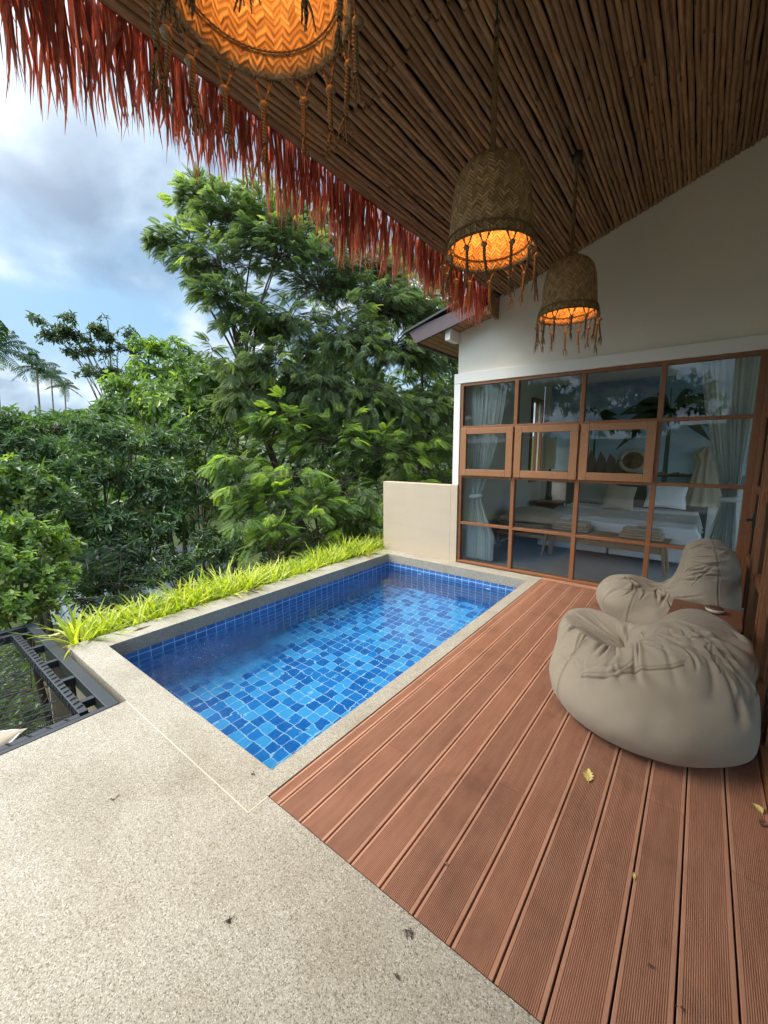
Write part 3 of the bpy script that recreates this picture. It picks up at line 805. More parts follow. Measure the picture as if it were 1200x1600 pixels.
def beanbag(name, loc, add, sub, seams, folds, label, pulls=(), ctr=(0, 0, .22), zs=1.0):
    """soft filled sack: the surface is marched along rays from its middle, then creased"""
    nu, nv = 640, 340
    th = np.linspace(0, 2 * math.pi, nu, endpoint=False); ph = np.linspace(-math.pi / 2 + .001, math.pi / 2 - .001, nv)
    TH, PH = np.meshgrid(th, ph, indexing='ij')
    D = np.stack([np.cos(PH) * np.cos(TH), np.cos(PH) * np.sin(TH), np.sin(PH)], -1); C = np.array(ctr)
    def F(P):
        d = None
        for c, r, rz, ti, k in add:
            e = ell(P, c, r, rz, ti); d = e if d is None else smin(d, e, k)
        for c, r, rz, k in sub:
            d = -smin(-d, ell(P, c, r, rz), k)
        d = -smin(-d, P[..., 2] - .0, .06)*1.0  # flattened on the deck
        return d
    t = np.full(TH.shape, 1.3)
    ts = np.linspace(.04, 1.2, 90); hit = np.full(TH.shape, .04); alive = np.ones(TH.shape, bool)
    for a in ts:                       # first exit from the solid
        ins = F(C + D * a) < 0
        alive &= ins; hit = np.where(alive, a, hit)
    lo = hit; hi = hit + (ts[1] - ts[0])
    for _ in range(14):
        mid = (lo + hi) / 2; ins = F(C + D * mid[..., None]) < 0 if False else F(C + D * mid[..., None]) < 0
        lo = np.where(ins, mid, lo); hi = np.where(ins, hi, mid)
    t = (lo + hi) / 2
    for _ in range(3): t = (t + np.roll(t, 1, 0) + np.roll(t, -1, 0)) / 3
    for _ in range(2): t[:, 1:-1] = (t[:, 1:-1] + t[:, 2:] + t[:, :-2]) / 3
    t[:, 0] = t[:, 0].mean(); t[:, -1] = t[:, -1].mean()
    P = C + D * t[..., None]
    # normals
    dU = np.roll(P, -1, 0) - np.roll(P, 1, 0); dV = np.gradient(P, axis=1)
    N = np.cross(dU, dV); N /= np.linalg.norm(N, axis=-1, keepdims=True) + 1e-9
    N *= np.sign((N * D).sum(-1, keepdims=True))
    disp = .010 * vnoise(P * 5, 11) + .004 * vnoise(P * 13, 12)
    def ridge(n, w): return np.clip(1 - np.abs(n) / w, 0, 1) ** 1.3
    warp = P + .05 * np.stack([vnoise(P * 4, 31), vnoise(P * 4, 32), vnoise(P * 4, 33)], -1)
    for c, rad, d, fr, st, amp, sd in folds:      # centre, reach, direction the folds run along, freq across, freq along, depth
        d = np.array(d, float); d /= np.linalg.norm(d)
        w = np.clip(1 - np.linalg.norm((P - np.array(c)) / np.array(rad), axis=-1), 0, 1); w = w * w * (3 - 2 * w) * 1.3
        al = (warp @ d)[..., None] * d; ac = warp - al
        q = ac * fr + al * st
        n = vnoise(q, sd); n2 = vnoise(q * 2.1 + 5, sd + 1)
        disp = disp + w * amp * (.42 * np.clip(n, -.4, .7) + .16 * n2)
    fr_ = np.random.default_rng(len(folds) * 17 + int(abs(loc[1]) * 10))
    W2 = P + .012 * np.stack([vnoise(P * 7, 41), vnoise(P * 7, 42), vnoise(P * 7, 43)], -1)
    for c, spread, d, dj, cnt, ln, wd_, am, rad_ in pulls:   # thin straight creases pulled out of the cloth
        c = np.array(c); d = np.array(d, float); d /= np.linalg.norm(d)
        for _ in range(cnt):
            a = c + fr_.normal(size=3) * np.array(spread) * .6
            if rad_: dd = a - np.array(rad_); dd /= np.linalg.norm(dd) + 1e-6; dd = dd + fr_.normal(size=3) * dj
            else: dd = d + fr_.normal(size=3) * dj
            # slide the crease onto the surface under a
            q = np.argmin(((P - a) ** 2).sum(-1)); ij = np.unravel_index(q, TH.shape); p0 = P[ij]; nn = N[ij]
            dd = dd - nn * (dd @ nn); dd /= np.linalg.norm(dd) + 1e-6; sd_ = np.cross(nn, dd)
            l = ln * fr_.uniform(.5, 1.3); w_ = wd_ * fr_.uniform(.6, 1.5); A_ = am * fr_.uniform(.5, 1.3); cv = fr_.normal(0, 1.2)
            rel = W2 - p0; t_ = (rel @ dd) / l; sgn_ = rel @ sd_ - cv * l * .12 * (t_ ** 2); hh = rel @ nn
            win = np.clip(1 - t_ ** 2, 0, 1) ** 1.5 * np.exp(-(hh / .12) ** 2); w2 = w_ * (.6 + .8 * np.clip(t_ + .5, 0, 1.5))
            disp += A_ * win * (-1.0 * np.exp(-(sgn_ / (w2 * .55)) ** 2) + .85 * np.exp(-((sgn_ - w2 * 1.35) / (w2 * .9)) ** 2) + .3 * np.exp(-((sgn_ + w2 * 1.5) / (w2 * 1.1)) ** 2))
    hseam = np.zeros(TH.shape)
    tubes = []
    for c, nrm, off, cond in seams:
        nrm = np.array(nrm, float); nrm /= np.linalg.norm(nrm)
        s = (P @ nrm) - off + .014 * vnoise(P * 3.0, 77)
        w = cond(P)
        near = np.exp(-(s / .006) ** 2) * w
        disp -= .0028 * near; disp += .0018 * np.exp(-((np.abs(s) - .014) / .008) ** 2) * w * (1 + .8 * vnoise(P * 40, 5))
        hseam = np.maximum(hseam, np.exp(-(s / .0034) ** 2) * w)
        hseam = np.maximum(hseam, .45 * np.exp(-((s - .012) / .0024) ** 2) * w)
    fl = np.clip((P[..., 2] - .012) / .05, 0, 1)
    P = P + N * (disp * fl)[..., None]
    P[..., 2] = np.maximum(P[..., 2] * zs, .002)
    lim = .365 - loc[0]; P[..., 0] = np.where(P[..., 0] > lim - .06, lim - .06 + .06 * np.tanh((P[..., 0] - lim + .06) / .06), P[..., 0])
    root = empty(name, loc, 0, label, 'bean bag', 'canvas bean bags on the deck')
    i = np.arange(nu)[:, None]; j = np.arange(nv - 1)[None, :]; i2 = (i + 1) % nu
    Fq = np.stack([i * nv + j, i2 * nv + j, i2 * nv + j + 1, i * nv + j + 1], -1).reshape(-1, 4)
    mb_ = MB(); mb_.add(P.reshape(-1, 3), Fq, tint=hseam.ravel())
    mb_.build('bag_body', M['bag'], root, smooth=True)
    return root
# seam colour comes from the stitching attribute
bm_ = M['bag']; nt = bm_.node_tree
pn = [n for n in nt.nodes if n.type == 'BSDF_PRINCIPLED'][0]
lk = pn.inputs['Base Color'].links[0].from_socket
mx = nt.nodes.new('ShaderNodeMix'); mx.data_type = 'RGBA'; at_ = nt.nodes.new('ShaderNodeAttribute'); at_.attribute_name = 'tint'
nt.links.new(at_.outputs['Fac'], mx.inputs[0]); nt.links.new(lk, mx.inputs[6]); mx.inputs[7].default_value = (.12, .095, .065, 1); nt.links.new(mx.outputs[2], pn.inputs['Base Color'])

always = lambda P: np.ones(P.shape[:-1])
# near bag, folded over at its back; origin on the deck under its middle
beanbag('bean_bag', (-.145, 2.94, 0),
    add=[((0, -.06, .15), (.57, .63, .29), 0, 0, .1), ((.20, .02, .31), (.27, .42, .25), 0, .2, .12), ((-.38, .12, .30), (.20, .34, .17), .25, 0, .12), ((.24, .16, .46), (.20, .27, .13), .2, .1, .05), ((.33, -.06, .43), (.17, .20, .11), -.5, .15, .025), ((.12, .04, .45), (.10, .26, .085), -.35, 0, .03), ((.15, -.20, .37), (.27, .22, .135), .0, .12, .06), ((.40, .05, .49), (.07, .17, .05), .1, 0, .02)],
    sub=[((-.16, .04, .60), (.12, .32, .32), .25, .05)],
    seams=[(0, (.90, -.43, .10), -.165, lambda P: ((P[..., 1] < .0) & (P[..., 2] < .40)).astype(float)),
           (0, (-.34, -.04, .94), .405, lambda P: ((P[..., 1] < .1) & (P[..., 0] > -.30) & (P[..., 0] < .17)).astype(float)), (0, (.80, .55, -.2), .0, lambda P: ((P[..., 1] < .1) & (P[..., 0] > .165) & (P[..., 2] > .45)).astype(float))],
    folds=[((-.22, -.02, .44), (.42, .42, .24), (.25, .5, 1), 7, 2.2, .032, 101), ((.1, -.05, .46), (.42, .38, .24), (1, -.6, -.9), 9, 1.6, .024, 111),
           ((.33, -.02, .50), (.30, .34, .24), (1, .3, -.5), 8, 2, .034, 121), ((0, -.35, .26), (.6, .4, .36), (.6, .1, -1), 7, 1.2, .010, 131), ((-.2, 0, .42), (.4, .5, .25), (.3, 1, .6), 16, 3, .012, 141), ((.28, -.05, .45), (.4, .4, .25), (1, -.4, .3), 17, 3, .012, 151)],
    pulls=[((-.40, -.06, .42), (.09, .22, .05), (.4, -.2, -1), .35, 16, .13, .014, .011, None), ((-.17, .0, .34), (.10, .25, .08), (0, 0, 1), .3, 18, .12, .013, .013, (-.15, .02, .20)),
           ((.02, -.22, .42), (.16, .08, .05), (.5, -1, .1), .35, 14, .15, .015, .011, None), ((.24, -.10, .50), (.16, .20, .05), (.9, -.5, 0), .35, 18, .17, .018, .014, None),
           ((.36, -.25, .36), (.10, .14, .08), (.2, -.4, -1), .35, 9, .16, .02, .012, None), ((-.15, -.46, .30), (.22, .06, .06), (.25, -.1, -1), .25, 9, .17, .018, .006, None),
           ((-.38, -.32, .30), (.10, .10, .10), (1, -.6, -.3), .4, 12, .07, .010, .006, None)],
    label='crumpled taupe canvas bean bag nearest the camera, low with its top folded over')
beanbag('bean_bag', (-.11, 4.22, 0),
    add=[((0, -.02, .17), (.50, .48, .24), 0, 0, .1), ((.22, .12, .34), (.27, .34, .33), 0, -.12, .12), ((.225, .16, .60), (.22, .26, .25), 0, -.1, .12), ((-.33, -.02, .28), (.24, .38, .17), 0, 0, .12)],
    sub=[((-.10, .02, .58), (.16, .30, .20), 0, .1)],
    seams=[(0, (1, .12, .10), .33, lambda P: (P[..., 1] < .15).astype(float)), (0, (1, 0, -.2), -.30, lambda P: (P[..., 1] < 0).astype(float))],
    folds=[((-.22, -.05, .40), (.42, .42, .22), (.5, 1, .2), 8, 2.2, .026, 201), ((.12, -.1, .45), (.32, .36, .30), (1, .1, .35), 9, 1.6, .022, 211),
           ((.24, .0, .76), (.30, .36, .20), (1, .2, .3), 12, 1.8, .020, 221), ((.2, -.2, .6), (.3, .3, .4), (1, 0, .15), 11, 1.2, .016, 231), ((-.1, -.1, .4), (.5, .5, .4), (.7, .6, .3), 17, 3, .010, 241)],
    pulls=[((-.30, -.12, .38), (.14, .20, .05), (.6, 1, .1), .5, 18, .12, .013, .011, None), ((.04, -.05, .36), (.10, .24, .08), (1, 0, .5), .4, 16, .14, .014, .013, (-.12, 0, .25)),
           ((.20, -.12, .60), (.10, .10, .14), (1, -.2, .25), .25, 16, .15, .012, .009, None), ((.24, .05, .83), (.14, .16, .03), (1, .2, .1), .35, 12, .12, .011, .010, None), ((.15, -.28, .36), (.12, .08, .08), (1, -.1, .3), .3, 9, .14, .014, .008, None)],
    label='taupe canvas bean bag with a tall upright back, beside the window corner', ctr=(0.05, 0, .25))

# ------------------------------------------------------------------ SIDE TABLE + ASHTRAY
st = empty('side_table', (.115, 3.66, 0), R(-3), 'small dark slatted timber table between the two bean bags', 'side table')
m = MB()
m.box(-.205, -.145, -.2, .2, .405, .43); m.box(.145, .205, -.2, .2, .405, .43)
for q in range(6): m.box(-.145, .145, -.198 + q * .0675, -.198 + q * .0675 + .057, .409, .428)
m.build('table_top', M['table_wood'], st, bevel=.003)
for sx in (-1, 1):
    for sy in (-1, 1):
        m = MB(); m.box(sx * .17 - .018, sx * .17 + .018, sy * .165 - .018, sy * .165 + .018, 0, .405); m.build('leg', M['table_wood'], st, bevel=.003)
m = MB(); m.box(-.17, .17, -.012, .012, .33, .37); m.build('stretcher', M['table_wood'], st, bevel=.002)
asht = empty('ashtray', (.17, 3.70, .431), 0, 'round coconut shell ashtray with a pale rim on the slatted table', 'ashtray')
m = MB(); m.lathe([(.001, 0), (.038, 0), (.052, .012), (.056, .026), (.053, .030), (.046, .027)], 32); m.build('bowl', simple('shell_white', (.66, .60, .50), .5, .2, 30), asht, smooth=True)
m = MB(); m.lathe([(.0545, .0275), (.050, .036), (.030, .040), (.001, .041)], 32); m.build('lid', simple('shell_brown', (.10, .055, .035), .4, .35, 40, .2, 90), asht, smooth=True)

# ------------------------------------------------------------------ ROOM FURNISHINGS
bed = empty('bed', (-1.0, 7.7, 0), 0, 'wide bed with white sheet and grey throw seen through the window', 'bed')
m = MB(); m.box(-1.02, -.01, -1.0, 1.1, .07, .30); m.box(.01, 1.02, -1.0, 1.1, .07, .30); m.build('base', M['linen'], bed, bevel=.02)
m = MB(); m.box(-1.15, 1.15, 1.12, 1.2, 0, 1.0); m.build('headboard', simple('headboard_cloth', (.055, .06, .055), .8), bed, bevel=.02)
def draped(x0, x1, y0, y1, top, drop, nx=90, ny=80, rip=.012, over=.30, seed=1):
    gx_ = np.linspace(-over, 1 + over, nx) ; gy_ = np.linspace(-over, 1, ny)
    U, V = np.meshgrid(gx_, gy_, indexing='ij')
    w = x1 - x0; h = y1 - y0
    ox = np.maximum(0, np.maximum(-U, U - 1)) / over; oy = np.maximum(0, -V) / over
    o = np.clip(np.maximum(ox, oy), 0, 1)
    X_ = x0 + np.clip(U, 0, 1) * w + np.sign(U - .5) * np.minimum(ox, 1) * .05; Y_ = y0 + np.clip(V, 0, 1) * h - np.minimum(oy, 1) * .05
    Q = np.stack([U * 9, V * 9, 0 * U], -1)
    fold = np.sin((U * 22 if False else (X_ * 17 + Y_ * 15)) + 2 * vnoise(Q, seed)) * o
    X_ = X_ + np.sign(U - .5) * .022 * fold * (ox > 0); Y_ = Y_ - .022 * fold * (oy > 0)
    Z_ = top - drop * o * (.8 + .2 * vnoise(Q * .5, seed + 2)) + rip * vnoise(Q * 1.2, seed + 1) * (1 - o)
    k = np.arange(nx - 1)[:, None] * ny + np.arange(ny - 1)[None, :]
    mm = MB(); mm.add(np.stack([X_, Y_, Z_], -1).reshape(-1, 3), np.stack([k, k + ny, k + ny + 1, k + 1], -1).reshape(-1, 4)); return mm
m = MB(); m.box(-1.0, 1.0, -.98, 1.1, .30, .52); m.build('mattress', M['linen'], bed, bevel=.05)
draped(-1.02, 1.02, -1.0, 1.1, .545, .24, seed=3).build('sheet', M['linen'], bed, smooth=True)
draped(-1.035, 1.035, -.55, .35, .562, .17, seed=9, over=.16).build('throw', M['throw'], bed, smooth=True)
def pillow(w, h, t, k=22):
    a = np.linspace(-1, 1, k); U, V = np.meshgrid(a, a, indexing='ij')
    e = (1 - U ** 2 * .999) ** .42 * (1 - V ** 2 * .999) ** .42
    s = 1 - .10 * (1 - np.abs(V)) * np.abs(U) ** 3; s2 = 1 - .10 * (1 - np.abs(U)) * np.abs(V) ** 3
    mm = MB(); kk = np.arange(k - 1)[:, None] * k + np.arange(k - 1)[None, :]; f = np.stack([kk, kk + k, kk + k + 1, kk + 1], -1).reshape(-1, 4)
    for sg in (1, -1):
        mm.add(np.stack([U * w / 2 * s, V * h / 2 * s2, sg * e * t / 2 + .004 * vnoise(np.stack([U * 4, V * 4, U * 0], -1), 5)], -1).reshape(-1, 3), f if sg > 0 else f[:, ::-1])
    return mm
def pil(name, mat, loc, rot, w, h, t, label, cat='pillow', group=None):
    o = pillow(w, h, t).build(name, mat, None, smooth=True); o.location = loc; o.rotation_euler = tuple(R(a) for a in rot); return tag(o, label, cat, group)
pil('cushion', M['cushion'], (-1.12, 8.33, .76), (62, 8, 12), .50, .50, .16, 'beige tilted scatter cushion on the bed', 'cushion')
pil('pillow', M['throw'], (-1.62, 8.60, .80), (72, 0, 4), .62, .42, .16, 'dark grey pillow leaning on the left of the bedhead')
pil('pillow', M['linen'], (-.45, 8.62, .80), (74, 0, -4), .62, .44, .17, 'white pillow leaning on the right of the bedhead')
bench = empty('bench', (-1.02, 6.35, 0), R(-3), 'pale timber bench at the foot of the bed', 'bench')
m = MB(); m.box(-.80, .80, -.19, .19, .40, .435); m.build('seat', M['bench_wood'], bench, bevel=.006)
m = MB(); m.box(-.76, .76, -.012, .012, .24, .33); m.build('rail', M['bench_wood'], bench, bevel=.004)
for sx in (-1, 1):
    for sy in (-1, 1):
        m = MB(); m.tube([(sx * .72, sy * .15, .40), (sx * .78, sy * .165, 0)], [.021, .016], 10); m.build('leg', M['bench_wood'], bench, smooth=True)
def towels(x, y, lab):
    t = empty('towel_stack', (x, y, .437), R(-3), lab, 'towel', 'folded towels on the bench')
    for q, (w, h, z0, th) in enumerate(((.50, .32, 0, .07), (.44, .28, .07, .06))):
        m = MB()
        for s in range(2): m.box(-w / 2 + .006 * s, w / 2 - .006 * s, -h / 2, h / 2, z0 + s * th / 2 + .001, z0 + (s + 1) * th / 2)
        m.build('folded_towel', M['towel'], t, bevel=.016)
    m = MB(); a = np.linspace(0, 3, 20); m.tube(np.column_stack([.05 * np.cos(a * 2), .035 * np.sin(a * 2), .145 + .008 * a]), .014, 8); m.build('towel_twist', M['towel'], t, smooth=True)
towels(-1.42, 6.37, 'stack of folded beige towels on the pool side half of the bench')
towels(-.55, 6.32, 'stack of folded beige towels on the half of the bench nearer the doors')
# curtains tied back
def curtain(label, x0, x1, xt0, xt1, xb0, xb1, zt, y=5.42, zb=.03, seed=0):
    root = empty('curtain', ((x0 + x1) / 2, y, 0), 0, label, 'curtain', 'blue grey curtains tied back inside the window')
    nz, nx = 80, 120; z = np.linspace(2.5, zb, nz); s = np.linspace(0, 1, nx)
    a = np.where(z > zt, (2.5 - z) / (2.5 - zt), 0); b = np.where(z <= zt, (zt - z) / (zt - zb), 0)
    L = np.where(z > zt, x0 + (xt0 - x0) * a ** 1.3, xt0 + (xb0 - xt0) * np.clip(b * 1.6, 0, 1)); Rg = np.where(z > zt, x1 + (xt1 - x1) * a ** 1.7, xt1 + (xb1 - xt1) * np.clip(b * 1.6, 0, 1))
    Xc = L[:, None] + (Rg - L)[:, None] * s[None, :]
    wid = (Rg - L)[:, None]; nf = 9
    Q = np.stack([s[None, :] * 6 + 0 * z[:, None], z[:, None] * .9 + 0 * s[None, :], 0 * Xc], -1)
    ph = s[None, :] * nf * 2 * math.pi + 1.8 * vnoise(Q, 20 + seed)
    tight = np.exp(-((z - zt) / .08) ** 2)[:, None]
    Yc = y + (.045 * np.sin(ph) + .015 * np.sin(ph * 2.3 + 1)) * (1 - .45 * tight)
    Xc = Xc + .18 * wid / nf * np.sin(ph * 2)
    k = np.arange(nz - 1)[:, None] * nx + np.arange(nx - 1)[None, :]
    mm = MB(); V = np.stack([Xc - (x0 + x1) / 2, Yc - y, np.broadcast_to(z[:, None], Xc.shape)], -1)
    mm.add(V.reshape(-1, 3), np.stack([k, k + nx, k + nx + 1, k + 1], -1).reshape(-1, 4)); mm.build('cloth', M['curtain'], root, smooth=True)
    mm = MB(); c = ((xt0 + xt1) / 2 - (x0 + x1) / 2); w = abs(xt1 - xt0) / 2 + .012; t = np.linspace(0, 2 * math.pi, 24)
    mm.tube(np.column_stack([c + w * np.cos(t), .06 * np.sin(t), zt + .01 * np.cos(t)]), .022, 6, cap=False, flat=1.4); mm.build('tie_band', M['curtain'], root, smooth=True)
curtain('blue grey curtain tied back at the pool end of the window', -2.66, -2.12, -2.60, -2.46, -2.66, -2.26, .95, seed=1)
curtain('blue grey curtain tied back in the window corner behind the bean bags', -.09, .37, .20, .31, .06, .37, 1.10, seed=2)
cs2 = curtain
# second corner curtain behind the side doors
root = empty('curtain', (.62, 4.9, 0), R(90), 'blue grey curtain behind the first glazed side door', 'curtain', 'blue grey curtains tied back inside the window')
src = [o for o in col.objects if o.name.startswith('curtain') and o.type == 'EMPTY'][1]
for ch in src.children:
    c = ch.copy(); col.objects.link(c); c.parent = root
# wall things in the room
wr = empty('round_basket', (-1.02, 8.86, 1.40), 0, 'round white rimmed basket ornament on the wall above the bed', 'ornament')
m = MB(); a = np.linspace(0, 2 * math.pi, 40); m.tube(np.column_stack([(.20) * np.cos(a), 0 * a, .185 * np.sin(a)]), .036, 10, cap=False); m.build('rim', M['towel'], wr, smooth=True)
m = MB(); 
for q in range(60):
    b0, b1 = rng.uniform(0, 6.28, 2); m.tube([(.18 * math.cos(b0), .02, .165 * math.sin(b0)), (rng.uniform(-.1, .1), -.02, rng.uniform(-.1, .1)), (.18 * math.cos(b1), .02, .165 * math.sin(b1))], .012, 4, cap=False)
m.build('weave', M['rope'], wr)
nt_ = empty('mosquito_net', (.05, 8.75, 0), 0, 'gathered pale mosquito net hanging at the bed corner near the doors', 'mosquito net')
t = np.linspace(0, 1, 40); z = 1.65 - 1.0 * t; a = np.linspace(0, 2 * math.pi, 48)
rr = (.04 + .10 * np.exp(-((z - 1.52) / .08) ** 2) + .19 * t ** .8)[:, None] * (1 + .22 * np.sin(a * 9 + 2)[None, :])
m = MB(); V = np.stack([rr * np.cos(a), rr * np.sin(a) * .5, np.broadcast_to(z[:, None], rr.shape)], -1); k = np.arange(39)[:, None] * 48 + np.arange(47)[None, :]
m.add(V.reshape(-1, 3), np.stack([k, k + 48, k + 49, k + 1], -1).reshape(-1, 4)); m.build('net_cloth', M['cushion'], nt_, smooth=True)
tl = empty('table_lamp', (-2.35, 8.35, .62), 0, 'tall cream paper lamp by the side window of the bedroom', 'lamp')
m = MB(); m.box(-.075, .075, -.075, .075, .62, 1.22); m.build('paper_shade', M['shade_paper'], tl, bevel=.008)
m = MB(); m.lathe([(.001, .62), (.02, .62), (.025, .55), (.05, .40), (.055, .1), (.07, 0), (.001, 0)], 20); m.build('lamp_base', M['black'], tl, smooth=True)
nsb = empty('night_table', (-2.33, 8.4, 0), 0, 'low dark bedside table under the paper lamp', 'table')
m = MB(); m.box(-.25, .25, -.22, .22, .56, .60); m.build('table_top', M['table_wood'], nsb, bevel=.004)
m = MB(); m.box(-.22, .22, -.19, .19, .1, .56); m.build('cabinet', M['table_wood'], nsb, bevel=.004)
sf = empty('daybed', (-2.1, 6.95, 0), 0, 'low pale daybed with a plump beige cushion inside the window', 'daybed')
m = MB(); m.box(-.55, .45, -.6, .45, .24, .30); m.box(-.5, -.44, -.55, -.49, 0, .24); m.box(.34, .40, -.55, -.49, 0, .24); m.box(.34, .40, .36, .42, 0, .24); m.box(-.5, -.44, .36, .42, 0, .24); m.build('platform', M['bench_wood'], sf, bevel=.01)
pil('cushion', M['cushion'], (-2.12, 6.75, .47), (0, 0, 5), .95, .85, .42, 'plump beige floor cushion lying on the daybed', 'cushion')

# ------------------------------------------------------------------ NET HAMMOCK over the slope
ham = empty('net_hammock', (-3.84, -.6, 0), 0, 'black steel framed rope net lounging platform off the terrace edge', 'hammock net')
H0 = Matrix.Translation((3.84, .6, 0))
def HB(m, name, mat, **kw):
    o = m.build(name, mat, ham, **kw); o.matrix_parent_inverse = H0; return o
m = MB()
m.box(-4.90, -2.845, .790, .862, -.10, -.012); m.box(-4.90, -4.83, -2.4, .790, -.10, -.012); m.box(-4.90, -2.845, -2.47, -2.4, -.10, -.012)
m.box(-2.885, -2.845, -2.4, .790, -.10, -.014)
HB(m, 'outer_frame', M['frame_metal'], bevel=.004)
m = MB()
m.box(-4.76, -2.93, .665, .715, -.085, -.016); m.box(-4.76, -4.71, -2.3, .665, -.085, -.016); m.box(-2.935, -2.890, -2.3, .665, -.085, -.016)
HB(m, 'inner_frame', M['frame_metal'], bevel=.004)
for q in range(5): x = -4.68 + q * .40; m = MB(); m.box(x - .02, x + .02, .716, .789, -.075, -.022); HB(m, 'rung', M['frame_metal'])
for q in range(7): y = .5 - q * .42; m = MB(); m.box(-4.829, -4.761, y - .02, y + .02, -.075, -.022); HB(m, 'rung', M['frame_metal'])
def lacing(p0, p1, turns, side):
    # one rope wound along a bar from p0 to p1
    k = turns * 9; t = np.linspace(0, 1, k); a = t * turns * 2 * math.pi
    P = np.array(p0) + (np.array(p1) - np.array(p0)) * t[:, None]
    P[:, side] += .034 * np.cos(a) * (1 + .06 * np.sin(a * .37)); P[:, 2] += .042 * np.sin(a)
    mm = MB(); mm.tube(P, .0045, 5, cap=False); HB(mm, 'lacing', M['rope_dark'], smooth=True)
lacing((-4.72, .69, -.05), (-2.95, .69, -.05), 26, 1)
lacing((-4.735, .62, -.05), (-4.735, -2.2, -.05), 32, 0)
lacing((-2.912, .62, -.05), (-2.912, -2.2, -.05), 32, 0)
m = MB()
A0, A1, B0, B1 = -4.70, -2.95, -2.25, .66
def sag(x, y):
    u_ = (x - A0) / (A1 - A0); v_ = (y - B0) / (B1 - B0); return -.05 - .22 * (4 * u_ * (1 - u_)) ** .6 * (4 * v_ * (1 - v_)) ** .6
pit = .105
for sg in (1, -1):
    for c in np.arange(-8, 8, pit):
        # line y = sg*(x*1.5) + c, clipped to the frame
        xx = np.linspace(A0, A1, 26); yy_ = sg * 1.15 * (xx - A0) + c
        ok = (yy_ >= B0) & (yy_ <= B1)
        if ok.sum() < 3: continue
        xx, yy_ = xx[ok], yy_[ok]
        # extend ends exactly to the border
        u_ = np.clip((xx - A0) / (A1 - A0), 0, 1); v_ = np.clip((yy_ - B0) / (B1 - B0), 0, 1)
        zz = -.05 - .22 * (4 * u_ * (1 - u_)) ** .6 * (4 * v_ * (1 - v_)) ** .6
        m.tube(np.column_stack([xx, yy_, zz]), .0048, 4, cap=False)
HB(m, 'net', M['rope_dark'])
cu = pillow(.50, .50, .12, 40).build('cushion', M['cushion'], None, smooth=True); cu.location = (-3.13, .10, -.12); cu.rotation_euler = (R(6), R(-8), R(38))
tag(cu, 'crumpled beige cushion with a white edge lying on the rope net', 'cushion')
m = MB(); k = 60; t = np.linspace(0, 2 * math.pi, k)
sx = np.sign(np.cos(t)) * np.abs(np.cos(t)) ** .25 * .245; sy = np.sign(np.sin(t)) * np.abs(np.sin(t)) ** .25 * .245
m.tube(np.column_stack([sx, sy, 0 * t]), .007, 6, cap=False); m.build('piping', M['linen'], cu, smooth=True)

# ------------------------------------------------------------------ FALLEN LEAVES AND DEBRIS
def leafmesh(L, W, curl, seed, notch=.0):
    k = 12; n_ = 7; t = np.linspace(0, 1, k); s = np.linspace(-1, 1, n_)
    w = W * np.sin(np.pi * t ** .8) ** .8 * (1 + notch * np.sin(t * 31)); T, S = np.meshgrid(t, s, indexing='ij')
    X_ = (T - .5) * L; Y_ = S * w[:, None]; Z_ = .004 + curl * (np.abs(S) ** 1.6 * w[:, None] * .9 + .25 * L * (T - .5) ** 2) + .15 * W * vnoise(np.stack([T * 5, S * 2, 0 * T], -1), seed) + .002 * (np.abs(S) < .2)
    kk = np.arange(k - 1)[:, None] * n_ + np.arange(n_ - 1)[None, :]
    mm = MB(); mm.add(np.stack([X_, Y_, Z_ - Z_.min() + .0015], -1).reshape(-1, 3), np.stack([kk, kk + n_, kk + n_ + 1, kk + 1], -1).reshape(-1, 4))
    mm.tube([(-.5 * L - .12 * L, 0, .004), (-.45 * L, 0, .006), (0, 0, .004 + (.3 * curl * W * 0))], [.0008, .0012, .0008], 4, cap=False); return mm
def fallen(name, mat, x, y, rz, L, W, curl, label, cat, seed=1, notch=0):
    o = leafmesh(L, W, curl, seed, notch).build(name, mat, None, smooth=True); o.location = (x, y, .001); o.rotation_euler = (0, 0, R(rz)); return tag(o, label, cat)
fallen('fallen_leaf', M['yleaf'], -.307, 2.045, 102, .095, .020, .5, 'curled yellow fallen leaf on the deck in front of the near bean bag', 'leaf', 3, .35)
fallen('fallen_leaf', M['yleaf'], .335, 2.30, 120, .06, .016, .9, 'small pale curled leaf by the foot of the side doors', 'leaf', 5, .2)
fallen('fallen_leaf', M['bleaf'], .350, 2.215, 60, .045, .014, .8, 'brown shrivelled leaf scrap on the last deck board', 'leaf', 8, .4)
fallen('fallen_leaf', M['bleaf'], .33, 2.72, 15, .05, .010, .9, 'thin pale leaf strip tucked under the near bean bag', 'leaf', 9)
fallen('fallen_petal', M['yleaf'], -.064, 1.62, 100, .030, .006, .8, 'tiny curled pale petal lying across a deck gap', 'petal', 11)
fallen('seed_husk', M['bleaf'], -.648, 1.225, 20, .018, .006, 1.0, 'tiny round brown seed husk on the near deck boards', 'husk', 12)
fallen('seed_husk', M['bleaf'], -.255, 2.33, 20, .014, .005, 1.0, 'tiny orange seed husk close to the near bean bag', 'husk', 13)
def scrap(x, y, lab, seed, n_=9, s=.018):
    r_ = np.random.default_rng(seed); mm = MB()
    for q in range(n_):
        a = r_.uniform(0, 6.28); l = s * r_.uniform(.4, 1.3); c = r_.normal(0, s * .35, 2); mm.tube([(c[0], c[1], .002), (c[0] + l * .5 * math.cos(a), c[1] + l * .5 * math.sin(a), .005), (c[0] + l * math.cos(a + .5), c[1] + l * math.sin(a + .5), .002)], [.0016, .0014, .0005], 4, cap=False)
    o = mm.build('dried_blossom', M['debris'], None); o.location = (x, y, .0005); tag(o, lab, 'blossom')
scrap(-1.145, .597, 'small brown dried blossom on the pebble terrace at the left', 1, 12, .012)
